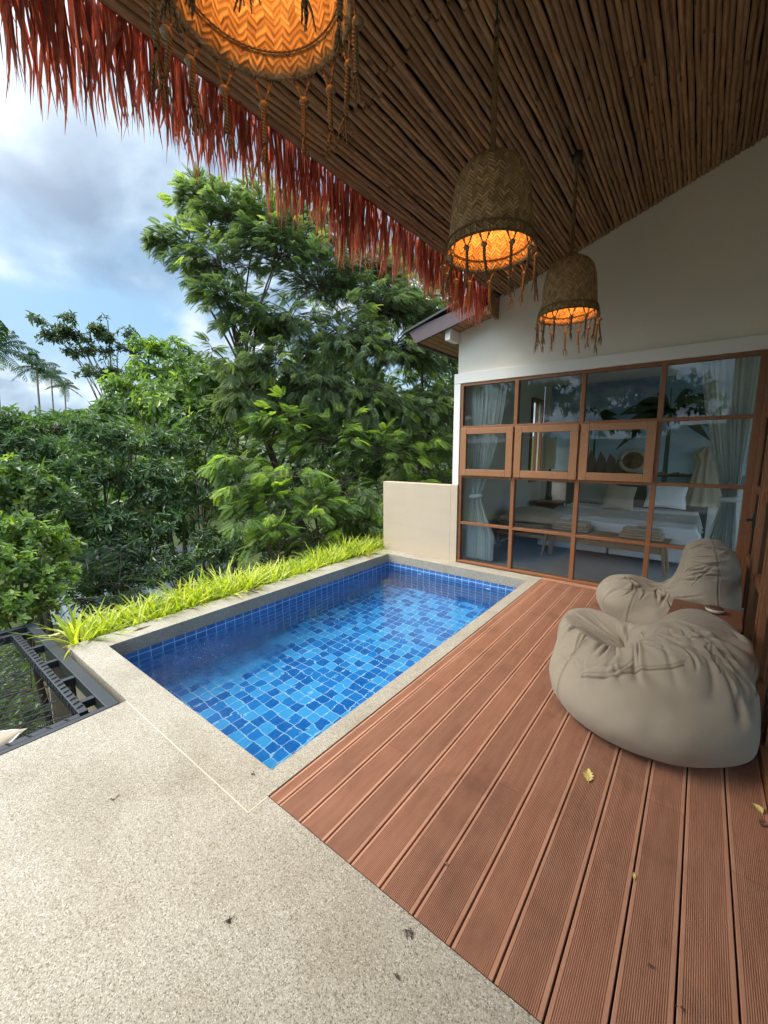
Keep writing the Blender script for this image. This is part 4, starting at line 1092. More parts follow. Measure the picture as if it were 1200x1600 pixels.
scrap(-.633, .949, 'black twiggy blossom scrap on the terrace near the deck edge', 2, 10, .02)
scrap(-.60, .83, 'faint brown blossom crumb on the terrace below the twiggy scrap', 3, 8, .01)
scrap(-1.635, 1.031, 'tiny dark blossom on the pool coping at its near corner', 4, 8, .012)
scrap(.016, 1.339, 'dark brown speck of blossom on a near deck board', 5, 6, .010)
scrap(.094, 1.304 - .03, 'reddish blossom crumb on a deck board edge at the bottom', 6, 6, .010)
scrap(-2.02, .55, 'small grey twig crumb on the terrace beside the net', 7, 5, .02)
fallen('fallen_leaf', M['bleaf'], -3.90, 1.42, 95, .16, .012, .5, 'long brown dry leaf hanging on the far pool coping near its corner', 'leaf', 21)
fallen('fallen_leaf', M['bleaf'], -3.92, 2.62, 10, .15, .008, .6, 'thin dark dry leaf across the far pool coping', 'leaf', 22)

# ------------------------------------------------------------------ PLANTS
def frames(ax, upv, roll=None):
    """rotation matrices whose x column is ax and whose z column is near upv"""
    ax = ax / (np.linalg.norm(ax, axis=-1, keepdims=True) + 1e-9)
    y = np.cross(upv, ax); y /= (np.linalg.norm(y, axis=-1, keepdims=True) + 1e-9)
    z = np.cross(ax, y)
    if roll is not None:
        c, s = np.cos(roll)[:, None], np.sin(roll)[:, None]; y, z = y * c + z * s, z * c - y * s
    return np.stack([ax, y, z], -1)
def scatter(m, TV, TF, Rm, pos, scale, tint, tvar=None):
    N = len(pos); k = len(TV)
    V = np.einsum('nij,kj->nki', Rm, TV) * np.asarray(scale).reshape(-1, 1, 1) + pos[:, None, :]
    F = (TF[None] + (np.arange(N) * k)[:, None, None]).reshape(-1, TF.shape[1])
    T = np.repeat(tint, k)
    if tvar is not None: T = T + np.tile(tvar, N)
    m.add(V.reshape(-1, 3), F, tint=np.clip(T, 0, 1))
def unit(N): 
    v = rng.normal(size=(N, 3)); return v / np.linalg.norm(v, axis=1, keepdims=True)
# leaf blades (length 1 along x)
def blade(w, droop=.18, fold=.25):
    V = np.array([[0, 0, 0], [.32, w * .5, fold * w * .5], [.72, w * .42, fold * w * .4 - droop * .5], [1, 0, -droop], [.72, -w * .42, fold * w * .4 - droop * .5], [.32, -w * .5, fold * w * .5], [.5, 0, -.02 - droop * .15]])
    return V, np.array([[0, 1, 2, 6], [6, 2, 3, 3], [0, 6, 4, 5], [6, 3, 4, 4]])
def fix(F): return F
def blade4(w, droop=.15, fold=.3):
    V = np.array([[0, 0, 0], [.30, w * .5, fold * w * .5], [.74, w * .40, fold * w * .4 - droop * .6], [1, 0, -droop], [.74, -w * .40, fold * w * .4 - droop * .6], [.30, -w * .5, fold * w * .5]])
    return V, np.array([[0, 1, 2, 3], [0, 3, 4, 5]])
def frond(np_=11, lw=.30, ll=.21, droop=.25):
    """a pinnate leaf, length 1: pairs of leaflets on a thin rachis"""
    V = []; F = []
    t = np.linspace(0, 1, 7); zc = lambda q: .10 * q - droop * q ** 2
    for a, b in zip(t[:-1], t[1:]):
        n0 = len(V); V += [[a, -.006, zc(a)], [a, .006, zc(a)], [b, .004, zc(b)], [b, -.004, zc(b)]]; F.append([n0, n0 + 1, n0 + 2, n0 + 3])
    for q in range(np_):
        s = .16 + .84 * (q + .5) / np_; l = ll * (.55 + .9 * math.sin(math.pi * (.18 + .74 * s))) ; w = l * lw
        for sg in (1, -1):
            d = np.array([.42, sg * .9, -.10]); d /= np.linalg.norm(d); pz = np.array([.9 * 1, -.42 * sg, 0]); pz /= np.linalg.norm(pz)
            o = np.array([s, 0, zc(s)]); n0 = len(V)
            V += [list(o), list(o + d * l * .5 + pz * w * .5 + [0, 0, .01]), list(o + d * l + [0, 0, -.02]), list(o + d * l * .5 - pz * w * .5 + [0, 0, -.004])]
            F.append([n0, n0 + 1, n0 + 2, n0 + 3])
    return np.array(V), np.array(F)
TEAR = {'frond': frond(13, .27, .20, .30), 'frond_fine': frond(15, .16, .17, .35), 'mango': blade4(.27, .22), 'bright': blade4(.48, .18), 'big': blade4(.42, .25), 'round': blade4(.62, .12)}

def limbs(m, base, lobes, r0, sag=.0, wob=.12):
    """trunk and limbs reaching the lobes; returns the limb points"""
    base = np.array(base, float); C = np.array([l[:3] for l in lobes]); top = C[np.argmax(C[:, 2])]
    mid = C.mean(0)
    k = 16; t = np.linspace(0, 1, k)[:, None]
    trunk = base + (top - base) * t; bend = (np.array([mid[0], mid[1], 0]) - [base[0], base[1], 0]); trunk[:, :2] += (bend[:2] * .45 * np.sin(t * math.pi))
    trunk += wob * np.stack([vnoise(np.column_stack([t[:, 0] * 3, t[:, 0] * 0 + 3.3, t[:, 0] * 0]), s) for s in (1, 2, 3)], -1) * np.array([1, 1, .2])
    m.tube(trunk, r0 * (1 - t[:, 0] * .85), 9)
    allp = [trunk]
    for c in C:
        h = np.clip((c[2] - base[2]) / (top[2] - base[2] + 1e-6) * .72, .12, .9); i = int(h * (k - 1)); s = trunk[i]
        if np.linalg.norm(c - trunk[-1]) < .2: continue
        tt = np.linspace(0, 1, 9)[:, None]; L = np.linalg.norm(c - s)
        P = s + (c - s) * tt; P[:, 2] += .16 * L * np.sin(tt[:, 0] * math.pi) ; P += .06 * L * np.stack([vnoise(np.column_stack([tt[:, 0] * 3 + c[0] * 7, tt[:, 0] * 0 + c[1], tt[:, 0] * 0]), q) for q in (4, 5, 6)], -1) * np.sin(tt * math.pi)
        rr = r0 * (1 - i / k * .8) * .34; m.tube(P, rr * (1 - tt[:, 0] * .8) + .004, 6, cap=False); allp.append(P)
    return np.vstack(allp)

def feather_tree(name, base, lobes, label, r0=.11, per=120, fl=.30, mat='fern', kind='frond', young=.3, group=None, cat='tree', tw=True):
    root = empty(name, tuple(base), 0, label, cat, group)
    O = np.array(base, float)
    w = MB(); LP = limbs(w, base, lobes, r0)
    m = MB(); TV, TF = TEAR[kind]
    ctr = np.mean([l[:3] for l in lobes], 0)
    for lx, ly, lz, lr in lobes:
        c = np.array([lx, ly, lz]); ns = max(3, int(per * (lr / .85) ** 2 / 9))
        for s in range(ns):
            u = unit(1)[0]; u[2] = abs(u[2]) * .7 if rng.random() < .75 else u[2] * .5; 
            outw = c - ctr; outw /= np.linalg.norm(outw) + 1e-6; d = u + outw * .55; d /= np.linalg.norm(d)
            st_ = c + u * lr * rng.uniform(0, .45); L = lr * rng.uniform(.55, 1.0)
            k = 7; t = np.linspace(0, 1, k)[:, None]
            P = st_ + d * L * t; P[:, 2] -= .28 * L * t[:, 0] ** 2
            if tw: w.tube(P, .010 * (1 - t[:, 0] * .75), 4, cap=False)
            nf = rng.integers(8, 12); ts_ = np.concatenate([rng.uniform(.15, 1, nf - 3), [.93, .98, 1.0]])
            ip = np.stack([np.interp(ts_, t[:, 0], P[:, q]) for q in range(3)], -1)
            sgn = np.where(np.arange(nf) % 2, 1, -1); T = P[-1] - P[-2]; T /= np.linalg.norm(T)
            side_ = np.cross(T, [0, 0, 1]); side_ /= np.linalg.norm(side_) + 1e-6
            ax = T * (.55 + .5 * ts_[:, None]) + side_ * sgn[:, None] * (1.05 - .7 * ts_[:, None]) + np.column_stack([np.zeros(nf), np.zeros(nf), rng.normal(-.12, .26, nf)])
            upv = np.array([0, 0, 1.]) + rng.normal(0, .42, (nf, 3))
            isy = rng.random() < young
            base_t = rng.normal(.30, .10); tin = base_t + (ts_ > .8) * (.55 if isy else .12) * rng.uniform(.6, 1.1, nf) + rng.normal(0, .05, nf) + .10 * d[2]
            scatter(m, TV, TF, frames(ax, upv), ip, fl * rng.uniform(.65, 1.15, nf), tin, rng.normal(0, .05, len(TV)))
    for q in m.v + w.v: q -= O
    m.build('crown', M[mat], root); w.build('trunk', M['bark'], root, smooth=True)
    return root

def leafy(name, base, lobes, label, r0=.07, dens=1.0, ll=.15, mat='mango', kind='mango', nleaf=8, group=None, cat='shrub', young=.12, twig=.35, spread=.6, gap=-.25, shell=.5):
    root = empty(name, tuple(base), 0, label, cat, group); O = np.array(base, float)
    w = MB(); LP = limbs(w, base, lobes, r0)
    m = MB(); TV, TF = TEAR[kind]
    for lx, ly, lz, lr in lobes:
        c = np.array([lx, ly, lz]); nc = int(dens * 150 * (lr / .8) ** 2 * (.15 / ll) ** 1.3)
        U = unit(nc); U[:, 2] = np.where(U[:, 2] < -.35, -U[:, 2] * .6, U[:, 2]); rad = lr * rng.uniform(shell, 1.08, nc) ** .8
        Pc = c + U * rad[:, None] * [1, 1, .85]
        keep = vnoise(Pc * 2.1 / max(lr, .5) * .9, 40) > gap
        Pc, U = Pc[keep], U[keep]; nc = len(Pc)
        if nc == 0: continue
        cd = U + rng.normal(0, .35, (nc, 3)) + [0, 0, .35]; cd /= np.linalg.norm(cd, axis=1, keepdims=True)
        ii = np.arange(nc)
        for q in ii[rng.random(nc) < twig]:
            a = c + (Pc[q] - c) * .35; w.tube([a, (a + Pc[q]) / 2 + rng.normal(0, .03, 3), Pc[q]], [.009, .006, .003], 4, cap=False)
        n = nleaf
        A = rng.uniform(0, 6.28, (nc, 1)) + np.arange(n)[None, :] * 2.4
        e1 = np.cross(cd, rng.normal(size=(nc, 3))); e1 /= np.linalg.norm(e1, axis=1, keepdims=True); e2 = np.cross(cd, e1)
        el = rng.uniform(-.1, .95, (nc, n))
        ax = (np.cos(A)[..., None] * e1[:, None] + np.sin(A)[..., None] * e2[:, None]) * np.cos(el)[..., None] + cd[:, None] * np.sin(el)[..., None] + np.array([0, 0, -.18])
        upv = cd[:, None] + np.array([0, 0, .6]) + rng.normal(0, .3, (nc, n, 3))
        pos = Pc[:, None] - cd[:, None] * (rng.uniform(0, .55, (nc, n)) * ll)[..., None]
        yc = (rng.random(nc) < young)[:, None]
        tin = np.clip(rng.normal(.42, .16, (nc, 1)), .05, .8) + np.where(yc, rng.uniform(.2, .5, (nc, 1)), 0) + rng.normal(0, .07, (nc, n))
        scatter(m, TV, TF, frames(ax.reshape(-1, 3), upv.reshape(-1, 3)), pos.reshape(-1, 3), (ll * rng.uniform(.6, 1.15, nc * n)), tin.ravel())
    for q in m.v + w.v: q -= O
    m.build('crown', M[mat], root); w.build('trunk', M['bark'], root, smooth=True)
    return root

def lobes_px(L):
    """(u, v, distance, radius in photo pixels) -> world centres and radii"""
    out = []
    for u, v, d, r in L:
        p = at(u, v, d); dist = np.linalg.norm(p - [0, 0, CH]); cz = np.dot(p - [0, 0, CH], fwd)
        out.append((p[0], p[1], p[2], r * cz / FPX))
    return out
def foot(u, d, dz=0):
    p = at(u, 700, d); return (p[0], p[1], float(gz(p[0], p[1])) - .05 + dz)

# the tall feathery-leaved tree in three storeys of boughs
big = [(318, 320, 9.6, 42), (360, 350, 9.4, 52), (290, 385, 9.4, 34), (262, 378, 9.3, 22), (345, 415, 9.2, 58), (410, 345, 9.6, 52), (440, 400, 9.4, 66), (352, 470, 8.8, 40), (330, 460, 8.8, 26), (395, 500, 9.0, 44),
       (480, 370, 9.8, 60), (500, 450, 9.6, 72), (450, 500, 9.2, 60), (560, 420, 9.8, 66), (590, 480, 9.6, 66), (650, 490, 10, 60), (330, 545, 8.2, 18), (352, 565, 8.2, 20), (540, 530, 9.2, 70), (620, 550, 9.4, 62), (690, 540, 10, 50),
       (430, 570, 8.8, 62), (490, 600, 8.8, 62), (390, 620, 8.4, 44), (570, 620, 9, 62), (640, 640, 9.2, 58), (693, 620, 9.4, 42)]
feather_tree('feathery_tree', foot(545, 9.4), lobes_px(big), 'tall feathery leaved tree rising above the pool behind the roof fringe', .12, 760, .25, young=.16)
low = [(440, 670, 8.2, 56), (520, 690, 8.2, 62), (600, 710, 8.4, 62), (670, 700, 8.8, 48), (380, 720, 7.2, 40), (450, 745, 7.2, 48), (535, 770, 7.6, 56), (620, 770, 8, 56), (690, 755, 8.6, 42)]
feather_tree('feathery_sapling', foot(470, 7.9), lobes_px(low), 'feathery leaved sapling with lime tips just beyond the planter', .05, 420, .28, young=.4, mat='fern_light')
low2 = [(372, 760, 6.8, 30), (420, 790, 6.9, 44), (490, 800, 7.0, 50), (430, 835, 6.6, 36), (560, 820, 7.4, 46), (380, 810, 6.6, 24), (610, 800, 7.8, 40), (500, 850, 7, 40)]
feather_tree('feathery_sapling', foot(500, 6.9), lobes_px(low2), 'lowest feathery sapling spreading flat boughs over the planter lilies', .04, 440, .27, young=.45, mat='fern_light')
# bank of shrubs and trees left of it
leafy('broadleaf_tree', foot(345, 9.6), lobes_px([(330, 600, 10, 44), (290, 600, 10.5, 48), (350, 650, 9.4, 52), (300, 670, 9.6, 54), (370, 720, 9, 50), (320, 740, 9, 55), (260, 640, 10, 46)]), 'dark large leaved tree left of the feathery tree', .10, .9, .21, 'mid', 'big', 7, cat='tree', young=.2)
leafy('broadleaf_tree', foot(270, 12.5), lobes_px([(265, 560, 13, 40), (230, 590, 13, 42), (300, 585, 13.5, 36), (225, 545, 13, 28), (255, 620, 12, 46), (190, 610, 13, 36)]), 'mid green tree with pale young leaves on the skyline', .10, .9, .19, 'bright', 'big', 7, cat='tree', young=.12)
leafy('glossy_shrub', foot(190, 8.2), lobes_px([(150, 690, 8.4, 48), (210, 700, 8.4, 52), (170, 760, 8, 56), (240, 760, 8, 52), (120, 740, 8, 44), (200, 830, 7.6, 52), (140, 820, 7.6, 46), (260, 830, 7.6, 46), (285, 700, 8.6, 40), (215, 885, 7.3, 40), (130, 880, 7.3, 44), (170, 930, 7, 40), (90, 830, 8, 40), (100, 880, 7.6, 40), (60, 800, 8.6, 40)]), 'dark glossy leaved bush in the middle of the bank', .06, 1.35, .145, 'mango', 'mango', 9)
leafy('glossy_shrub', foot(310, 7.6), lobes_px([(300, 790, 8, 48), (340, 800, 8, 46), (310, 850, 7.4, 42), (360, 855, 7.2, 38), (250, 880, 7, 34), (395, 850, 7.4, 38)]), 'dark glossy leaved bush low behind the planter with bare forked stems', .05, .85, .14, 'mango', 'mango', 9)
leafy('glossy_tree', foot(50, 9.6), lobes_px([(20, 668, 9.6, 40), (70, 672, 9.8, 40), (115, 675, 10, 34), (40, 710, 9.2, 52), (100, 720, 9.4, 44), (-30, 690, 9.4, 50), (-70, 680, 9.4, 50)]), 'rounded dark glossy tree at the left edge under the palms', .09, 1.3, .15, 'mango', 'mango', 8, cat='tree')
leafy('light_shrub', foot(45, 7.0), lobes_px([(10, 760, 7.4, 46), (60, 770, 7.4, 44), (100, 780, 7.4, 34), (30, 740, 7.6, 36), (-40, 760, 7.2, 50)]), 'lighter green shrub at the left edge above the yellowish one', .05, 1.5, .11, 'mid', 'bright', 8, young=.4)
leafy('light_shrub', foot(30, 5.7), lobes_px([(15, 830, 5.9, 46), (60, 850, 5.9, 44), (20, 900, 5.6, 54), (75, 910, 5.6, 44), (45, 960, 5.3, 50), (-40, 880, 5.6, 60), (100, 860, 6, 26), (-20, 970, 5.2, 60)]), 'yellowish bright leaved shrub at the lower left beside the net', .05, 1.7, .085, 'bright', 'bright', 9, young=.25)
feather_tree('fine_leaved_shrub', foot(130, 6.1), lobes_px([(135, 900, 6.3, 34), (165, 880, 6.6, 32), (110, 940, 6, 34), (155, 940, 6, 32), (195, 915, 6.4, 28), (180, 860, 6.6, 22)]), 'feathery dull green conifer like shrub above the corner of the pool', .03, 200, .26, mat='conifer', kind='frond_fine', young=0, cat='shrub')
feather_tree('fine_leaved_shrub', (-5.0, -.2, float(gz(-5, -.2))), [(-4.6, .45, -1.15, .55), (-5.3, .1, -1.0, .6), (-4.2, -.3, -1.35, .55), (-5.6, -.6, -.9, .6), (-4.9, -.9, -1.2, .6), (-5.6, .9, -1.0, .5)], 'dull green fine leaved shrub showing through the rope net', .03, 260, .26, mat='conifer', kind='frond_fine', young=0, cat='shrub')
leafy('low_shrub', foot(235, 6.4), lobes_px([(225, 915, 6.6, 36), (270, 895, 6.8, 38), (320, 885, 6.9, 38), (370, 870, 7.1, 38), (425, 862, 7.3, 38), (480, 856, 7.6, 36), (190, 950, 6.1, 34), (540, 850, 7.8, 36), (590, 845, 8, 36), (100, 930, 6.4, 36), (130, 975, 6.0, 34), (150, 905, 6.8, 36), (205, 870, 7.4, 34), (240, 860, 7.4, 36), (150, 990, 5.6, 34)]), 'dark low shrub along the back of the planter', .03, 1.3, .11, 'mango', 'mango', 8)
leafy('dark_shrub', foot(470, 9.8), lobes_px([(380, 800, 9.6, 44), (430, 810, 9.6, 48), (490, 800, 9.8, 52), (550, 815, 9.6, 50), (610, 825, 9.8, 48), (460, 850, 9.2, 44), (580, 850, 9, 44), (520, 760, 10.4, 50)]), 'dark bush hidden behind the lowest feathery sapling', .05, 1.1, .15, 'mango', 'mango', 8)
# right of the feathery tree, behind the parapet
feather_tree('feathery_sapling', foot(640, 10.5), lobes_px([(600, 840, 9, 44), (650, 820, 9.6, 50), (700, 820, 10, 44), (700, 700, 11, 50), (720, 640, 11, 50), (690, 580, 11.5, 50), (650, 440, 11, 50), (715, 500, 12, 50), (560, 870, 8, 34), (655, 740, 10, 50)]), 'dense feathery tree hidden partly by the parapet and house corner', .09, 340, .34, young=.2)
# layered wood behind, each with its own crown
leafy('sparse_tree', foot(125, 21), lobes_px([(60, 505, 21, 18), (85, 530, 21, 22), (108, 500, 21, 15), (100, 520, 21, 18), (200, 525, 21, 16), (165, 530, 21, 22), (120, 530, 21, 20), (150, 515, 21, 15), (165, 500, 21, 9), (112, 552, 21, 18), (142, 548, 21, 24), (185, 548, 21, 18), (210, 548, 21, 14), (140, 585, 20, 22), (170, 585, 20, 26), (235, 540, 21, 12)]), 'thin crowned tree with upward branches against the sky at the left', .11, 1.15, .20, 'dusty', 'big', 6, cat='tree', young=.05, twig=.8, shell=.15)
backs = [((200, 640, 16, 50), (150, 668, 16, 40), (250, 650, 15, 44), (180, 705, 14, 60), (120, 662, 17, 30)), ((330, 610, 17, 40), (370, 600, 16, 46), (300, 640, 16, 46), (400, 660, 15, 60)), ((20, 668, 15, 36), (70, 668, 16, 34), (-30, 672, 15, 40), (40, 730, 13, 56)),
         ((450, 650, 13, 80), (520, 600, 14, 80), (600, 640, 14, 80), (560, 730, 12, 80), (470, 760, 12, 70)), ((640, 720, 14, 80), (700, 660, 15, 80), (690, 780, 13, 70), (740, 600, 15, 70), (640, 800, 12, 60)), ((280, 760, 12, 70), (350, 780, 11.5, 70), (210, 790, 12, 60)), ((90, 800, 11, 60), (20, 790, 11, 60), (150, 850, 10, 50), (-40, 850, 10, 60))]
lbs = ['background tree filling the gap between the sparse tree and the skyline tree', 'distant bushy tree where the hill meets the feathery tree', 'background tree behind the rounded glossy tree at the left edge', 'dark dense tree behind the feathery tree trunk', 'dark dense tree behind the house corner and parapet', 'shadowy tree behind the forked stem bush', 'shadowy tree behind the light green shrubs at the left']
for q, (L, lb) in enumerate(zip(backs, lbs)):
    L = lobes_px(L); c = np.mean([l[:3] for l in L], 0)
    leafy('background_tree', (c[0], c[1], float(gz(c[0], c[1])) - .05), L, lb, .12, .85, .26, ['mid', 'dusty', 'mango'][q % 3] if q < 3 else 'mango', 'big', 7, cat='tree', group='trees of the wood behind the garden', twig=.15, gap=-.45)
# garden trees behind the camera, met in the window glass
leafy('garden_tree', (-6.5, -5.5, float(gz(-6.5, -5.5))), [(-6.5, -5.5, 2.5, 1.6), (-5.4, -6.2, 3.4, 1.4), (-7.6, -5.0, 3.6, 1.5), (-6.4, -6.6, 4.8, 1.3), (-5.0, -5.4, 1.6, 1.2)], 'garden tree behind the terrace mirrored in the window glass', .13, .8, .24, 'mid', 'big', 7, cat='tree')
leafy('garden_tree', (-2.4, -9.5, -.6), [(-2.4, -9.5, 2.6, 1.6), (-1.0, -9.8, 3.4, 1.5), (-3.6, -9.2, 3.6, 1.5), (-2.4, -10.2, 4.7, 1.3)], 'rounder garden tree farther behind the terrace mirrored in the glass', .13, .8, .24, 'bright', 'big', 7, cat='tree')

# coconut palms
def palm(base, h, lean, s, label, nf=20, group='coconut palms on the skyline'):
    root = empty('coconut_palm', tuple(base), 0, label, 'palm', group)
    k = 14; t = np.linspace(0, 1, k); P = np.column_stack([lean[0] * t ** 1.6, lean[1] * t ** 1.6, h * t])
    w = MB(); w.tube(P, .17 * s * (1 - .35 * t) + .06 * s * np.exp(-t * 9), 9); w.build('trunk', M['bark_pale'], root, smooth=True)
    m = MB(); top = P[-1]
    for q in range(nf):
        a = q * 2.4 + rng.normal(0, .2); el = R(rng.uniform(-25, 75)); L = 3.6 * s * rng.uniform(.8, 1.1)
        n_ = 24; tt = np.linspace(0, 1, n_); d = np.array([math.cos(a) * math.cos(el), math.sin(a) * math.cos(el), math.sin(el)])
        C = top + d * L * tt[:, None]; C[:, 2] -= L * (.30 + .25 * math.cos(el)) * tt ** 2.1
        T = np.gradient(C, axis=0); T /= np.linalg.norm(T, axis=1)[:, None]; S = np.cross(T, [0, 0, 1.]); S /= np.linalg.norm(S, axis=1)[:, None] + 1e-6
        m.t = .3; m.tube(C, .028 * s * (1 - tt * .8), 4, cap=False)
        for sg in (1, -1):
            ll = L * .27 * (np.sin(np.pi * np.clip(tt * .85 + .12, 0, 1)) ** .6)
            st_ = C[2:]; dd = (S * sg * .85 + T * .45)[2:] + rng.normal(0, .06, (n_ - 2, 3)); l2 = ll[2:, None]
            e1 = st_ + dd * l2 * .55 + np.array([0, 0, -.06]) * l2; e2 = st_ + dd * l2 * .9 + np.array([0, 0, -.55]) * l2; wv = T[2:] * .055 * s
            V = np.stack([st_ - wv * .5, st_ + wv * .5, e1 + wv, e2, e1 - wv], 1).reshape(-1, 3)
            i = np.arange(n_ - 2)[:, None] * 5
            F = np.vstack([i + [0, 1, 2, 4]]); F2 = np.vstack([i + [4, 2, 3, 3]])
            tn = np.clip(np.repeat(rng.normal(.45, .15), len(V)), 0, 1)
            m.add(V, F, tint=tn); m.add(V, F2, tint=tn)
    m.build('crown', M['palm'], root)
    w = MB()
    for q in range(5): a = q * 1.25; w.lathe([(.001, .12 * s), (.09 * s, .06 * s), (.11 * s, -.03 * s), (.001, -.13 * s)], 8, c=tuple(top + [.2 * s * math.cos(a), .2 * s * math.sin(a), -.22 * s]))
    w.build('coconuts', M['bright'], root, smooth=True)
for (u, v, d, s, ln, lb) in ((-8, 548, 46, .95, (.6, .4), 'coconut palm cut by the left edge of the photo, the largest'), (57, 574, 74, .95, (.8, .2), 'coconut palm second from the left edge'),
                             (80, 588, 84, .85, (-.9, .6), 'slim coconut palm third from the left edge'), (101, 604, 95, .85, (.4, .3), 'lowest and farthest coconut palm beside the sparse tree')):
    p = at(u, v, d); b = p - np.array([ln[0], ln[1], 0]); zb_ = float(gz(b[0], b[1])) - .1
    palm((b[0], b[1], zb_), p[2] - zb_, ln, s, lb)

# far wooded hill: a mass nobody could count
m = MB(); TV, TF = TEAR['round']
N = 26000; az = rng.uniform(R(20), R(110), N); d = 38 + 75 * rng.random(N) ** .8
x = -np.sin(az) * d; y = np.cos(az) * d; zc = gz(x, y); hgt = 4.6 + 2.2 * vnoise(np.column_stack([x * .18, y * .18, 0 * x]), 60) + 1.3 * vnoise(np.column_stack([x * .6, y * .6, 0 * x]), 61)
pos = np.column_stack([x, y, zc + hgt * rng.uniform(.35, 1, N)])
scatter(m, TV, TF, frames(unit(N), np.array([0, 0, 1.]) + rng.normal(0, .4, (N, 3))), pos, rng.uniform(.6, 1.5, N), np.clip(.45 + .25 * vnoise(np.column_stack([x * .15, y * .15, 0 * x]), 62) + rng.normal(0, .12, N), 0, 1))
tag(m.build('far_wood', M['dusty']), kind='stuff')
# leaf litter and creepers on the slope
m = MB(); TV, TF = TEAR['round']; N = 16000
x = -4.3 - 9 * rng.random(N) ** 1.2; y = rng.uniform(-4, 13, N); z = gz(x, y)
scatter(m, TV, TF, frames(unit(N), np.array([0, 0, 1.]) + rng.normal(0, .5, (N, 3))), np.column_stack([x, y, z + rng.uniform(.0, .4, N) * (1 + .6 * vnoise(np.column_stack([x, y, 0 * x]), 9))]), rng.uniform(.06, .17, N), np.clip(rng.normal(.3, .15, N), 0, 1))
tag(m.build('ground_cover', M['mid']), kind='stuff')

# yellow-green lilies in the planter
planter = empty('planter_box', (-4.28, 3.3, 0), 0, 'narrow planter trough behind the raised pool edge', 'planter')
m = MB(); m.box(-.25, .245, -2.42, 2.42, -.5, -.10); m.build('soil', M['soil'], planter)
m = MB(); m.box(-.29, -.25, -2.46, 2.46, -.9, -.06); m.build('wall', M['beige'], planter)
def lily(seed):
    r_ = np.random.default_rng(seed); mm = MB()
    for q in range(34):
        a = r_.uniform(0, 6.28); el = R(r_.uniform(38, 88)); L = r_.uniform(.20, .40); w = r_.uniform(.006, .0125); k = 7; t = np.linspace(0, 1, k)
        d = np.array([math.cos(a), math.sin(a)]); hx = L * math.cos(el) * t + .10 * L * t ** 2 * 2; hz = L * math.sin(el) * t - L * r_.uniform(.05, .42) * t ** 2.4
        c0 = r_.normal(0, .022, 2); C = np.column_stack([c0[0] + d[0] * hx, c0[1] + d[1] * hx, hz]); s = np.array([-d[1], d[0], 0])
        W = (w * np.array([.7, 1, 1, .9, .7, .42, .03]))[:, None]
        V = np.concatenate([C - s * W, C - [0, 0, .0025], C + s * W]); f = [[c, c + 1, k + c + 1, k + c] for c in range(k - 1)] + [[k + c, k + c + 1, 2 * k + c + 1, 2 * k + c] for c in range(k - 1)]
        mm.add(V, f, tint=np.clip(r_.normal(.5, .24) + .15 * np.tile(t, 3), 0, 1))
    return mm
protos = [lily(s).build('lily_clump', M['lily'], None, smooth=True) for s in range(6)]
LB = 'spiky yellow green lily clump in the row behind the pool edge'
n = 0
for row, xx in ((0, -4.135), (1, -4.27), (2, -4.40)):
    for q in range(34):
        y = 1.04 + q * .142 + (row % 2) * .07 + rng.normal(0, .015)
        if y > 5.75: continue
        o = protos[n] if n < 6 else protos[rng.integers(0, 6)].copy()
        if n >= 6: col.objects.link(o)
        n += 1
        o.location = (xx + rng.normal(0, .015), y, -.11); o.rotation_euler = (0, 0, rng.uniform(0, 6.28)); s = rng.uniform(.72, 1.3) * (1.0 + .1 * math.sin(y * 3)); o.scale = (s, s, s)
        tag(o, LB, 'lily', 'yellow green lilies planted behind the pool')

# white house glimpsed through the leaves, and a low garden wall
wh = empty('white_house', tuple(at(215, 800, 15)[:2]) + (-5.0,), R(40), 'white walled house glimpsed through the dark bushes', 'house')
m = MB(); m.box(-2.2, 2.2, -1.5, 1.5, -.5, 3.0); m.build('wall', M['concrete_wall'], wh)
m = MB(); m.box(-2.5, 2.5, -1.8, 1.8, 3.0, 3.14); m.build('roof', M['roof_tile'], wh)
rw = empty('retaining_wall', (-5.25, 1.2, 0), R(12), 'brown rendered retaining wall below the corner of the net frame', 'wall')
m = MB(); m.box(-.55, .6, -.06, .06, -3.2, -.78); m.build('wall_face', simple('brown_render', (.24, .18, .13), .8, .1, 4), rw, bevel=.005)
gw = empty('garden_wall', tuple(at(590, 800, 13.5)[:2]) + (-4.3,), R(20), 'short pale garden wall seen between the low boughs near the parapet', 'wall')
m = MB(); m.box(-2.4, 2.4, -.08, .08, -.3, 2.4); m.box(-2.45, 2.45, -.12, .12, 2.4, 2.5); m.build('wall_face', M['concrete_wall'], gw)

# ------------------------------------------------------------------ SKY, SUN
SUN_EL = R(54); SUN_AZ = R(-125)     # compass bearing from +Y, clockwise; west of the deck
wd = bpy.data.worlds.new('World'); sc.world = wd; wd.use_nodes = True
t = wd.node_tree; t.nodes.clear()
W = NT.__new__(NT); W.t = t; W.mat = None
out = W.n('ShaderNodeOutputWorld'); bg = W.n('ShaderNodeBackground'); t.links.new(bg.outputs[0], out.inputs[0])
sky = W.n('ShaderNodeTexSky', sky_type='NISHITA'); sky.sun_disc = False; sky.sun_elevation = SUN_EL; sky.sun_rotation = SUN_AZ; sky.air_density = 1.0; sky.dust_density = 1.2; sky.ozone_density = 1.5
tc = W.n('ShaderNodeTexCoord'); d = tc.outputs['Generated']
x, y, z = W.sep(d)
zz = W.math('ADD', W.math('MAXIMUM', z, 0.0), .28)
pl = W.comb(W.math('DIVIDE', x, zz), W.math('DIVIDE', y, zz), 0.0)
pl = W.mapping(pl, (1.0, 1.35, 1), (0, 0, R(28)), (3.1, 1.7, 0))
n1 = W.noise(pl, .95, 7, .52, .25); n2 = W.noise(W.mapping(pl, (1, 1, 1), loc=(4, 2, 0)), 2.1, 7, .5, .15)
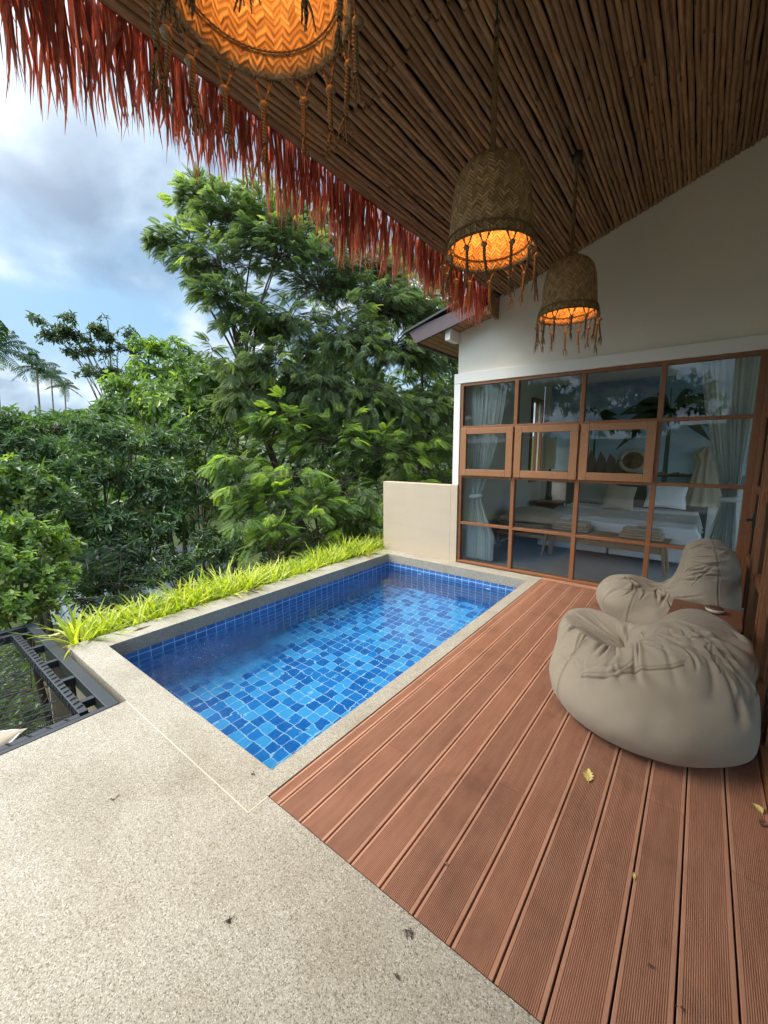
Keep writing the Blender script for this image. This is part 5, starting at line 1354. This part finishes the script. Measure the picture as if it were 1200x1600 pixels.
cover = W.ramp(n1, [(.36, (0, 0, 0)), (.52, (1, 1, 1))])
shade = W.ramp(n2, [(.37, (2.3, 3.3, 4.9)), (.46, (3.5, 4.8, 6.5)), (.53, (5.6, 7.1, 8.7)), (.58, (8.6, 9.6, 10.5)), (.64, (12.4, 12.7, 12.9))])
skyl = W.mix(1, sky.outputs[0], (1.05, 1.25, 1.4), 'MULTIPLY')
skyl = W.mix(.6, skyl, (4.4, 7.2, 9.6))
c = W.mix(W.math('MULTIPLY', cover, .88), skyl, shade)
# thinner, brighter cloud towards the hidden sun and low horizon
sd = (math.sin(SUN_AZ) * math.cos(SUN_EL), math.cos(SUN_AZ) * math.cos(SUN_EL), math.sin(SUN_EL))
dp = W.n('ShaderNodeVectorMath', operation='DOT_PRODUCT'); t.links.new(d, dp.inputs[0]); dp.inputs[1].default_value = sd
gl = W.math('POWER', W.math('MAXIMUM', dp.outputs['Value'], 0.0), 9.0)
zen = W.math('ADD', W.math('ADD', 1, W.math('MULTIPLY', W.math('SUBTRACT', z, .66, clamp=True), 8.0)), W.math('MULTIPLY', W.math('SUBTRACT', W.math('MULTIPLY', y, -1.0), .12, clamp=True), 2.6))  # unseen sky overhead and behind the camera boosted as added fill light
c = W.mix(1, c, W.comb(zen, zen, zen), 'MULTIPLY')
c = W.mix(gl, c, (60, 57, 52))
hz = W.math('SUBTRACT', 1, W.math('MULTIPLY', W.math('MAXIMUM', z, 0), 4.0), clamp=True)
c = W.mix(W.math('MULTIPLY', hz, .45), c, (8.0, 9.2, 10.0))
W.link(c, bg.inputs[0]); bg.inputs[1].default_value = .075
sun = bpy.data.lights.new('sun', 'SUN'); sun.energy = 2.6; sun.angle = R(32); sun.color = (1, .95, .86)
so = bpy.data.objects.new('sun', sun); col.objects.link(so)
so.rotation_euler = Vector((-sd[0], -sd[1], -sd[2])).to_track_quat('-Z', 'Y').to_euler()

# ------------------------------------------------------------------ RENDER SETTINGS
sc.view_settings.view_transform = 'Standard'; sc.view_settings.look = 'None'; sc.view_settings.gamma = 1; sc.view_settings.exposure = .57
sc.render.engine = 'CYCLES'
cy = sc.cycles
cy.use_denoising = True
try: cy.denoiser = 'OPENIMAGEDENOISE'
except Exception: pass
cy.max_bounces = 9; cy.diffuse_bounces = 4; cy.glossy_bounces = 4; cy.transmission_bounces = 6; cy.transparent_max_bounces = 10
cy.caustics_refractive = True; cy.caustics_reflective = False; cy.sample_clamp_indirect = 8; cy.blur_glossy = .5
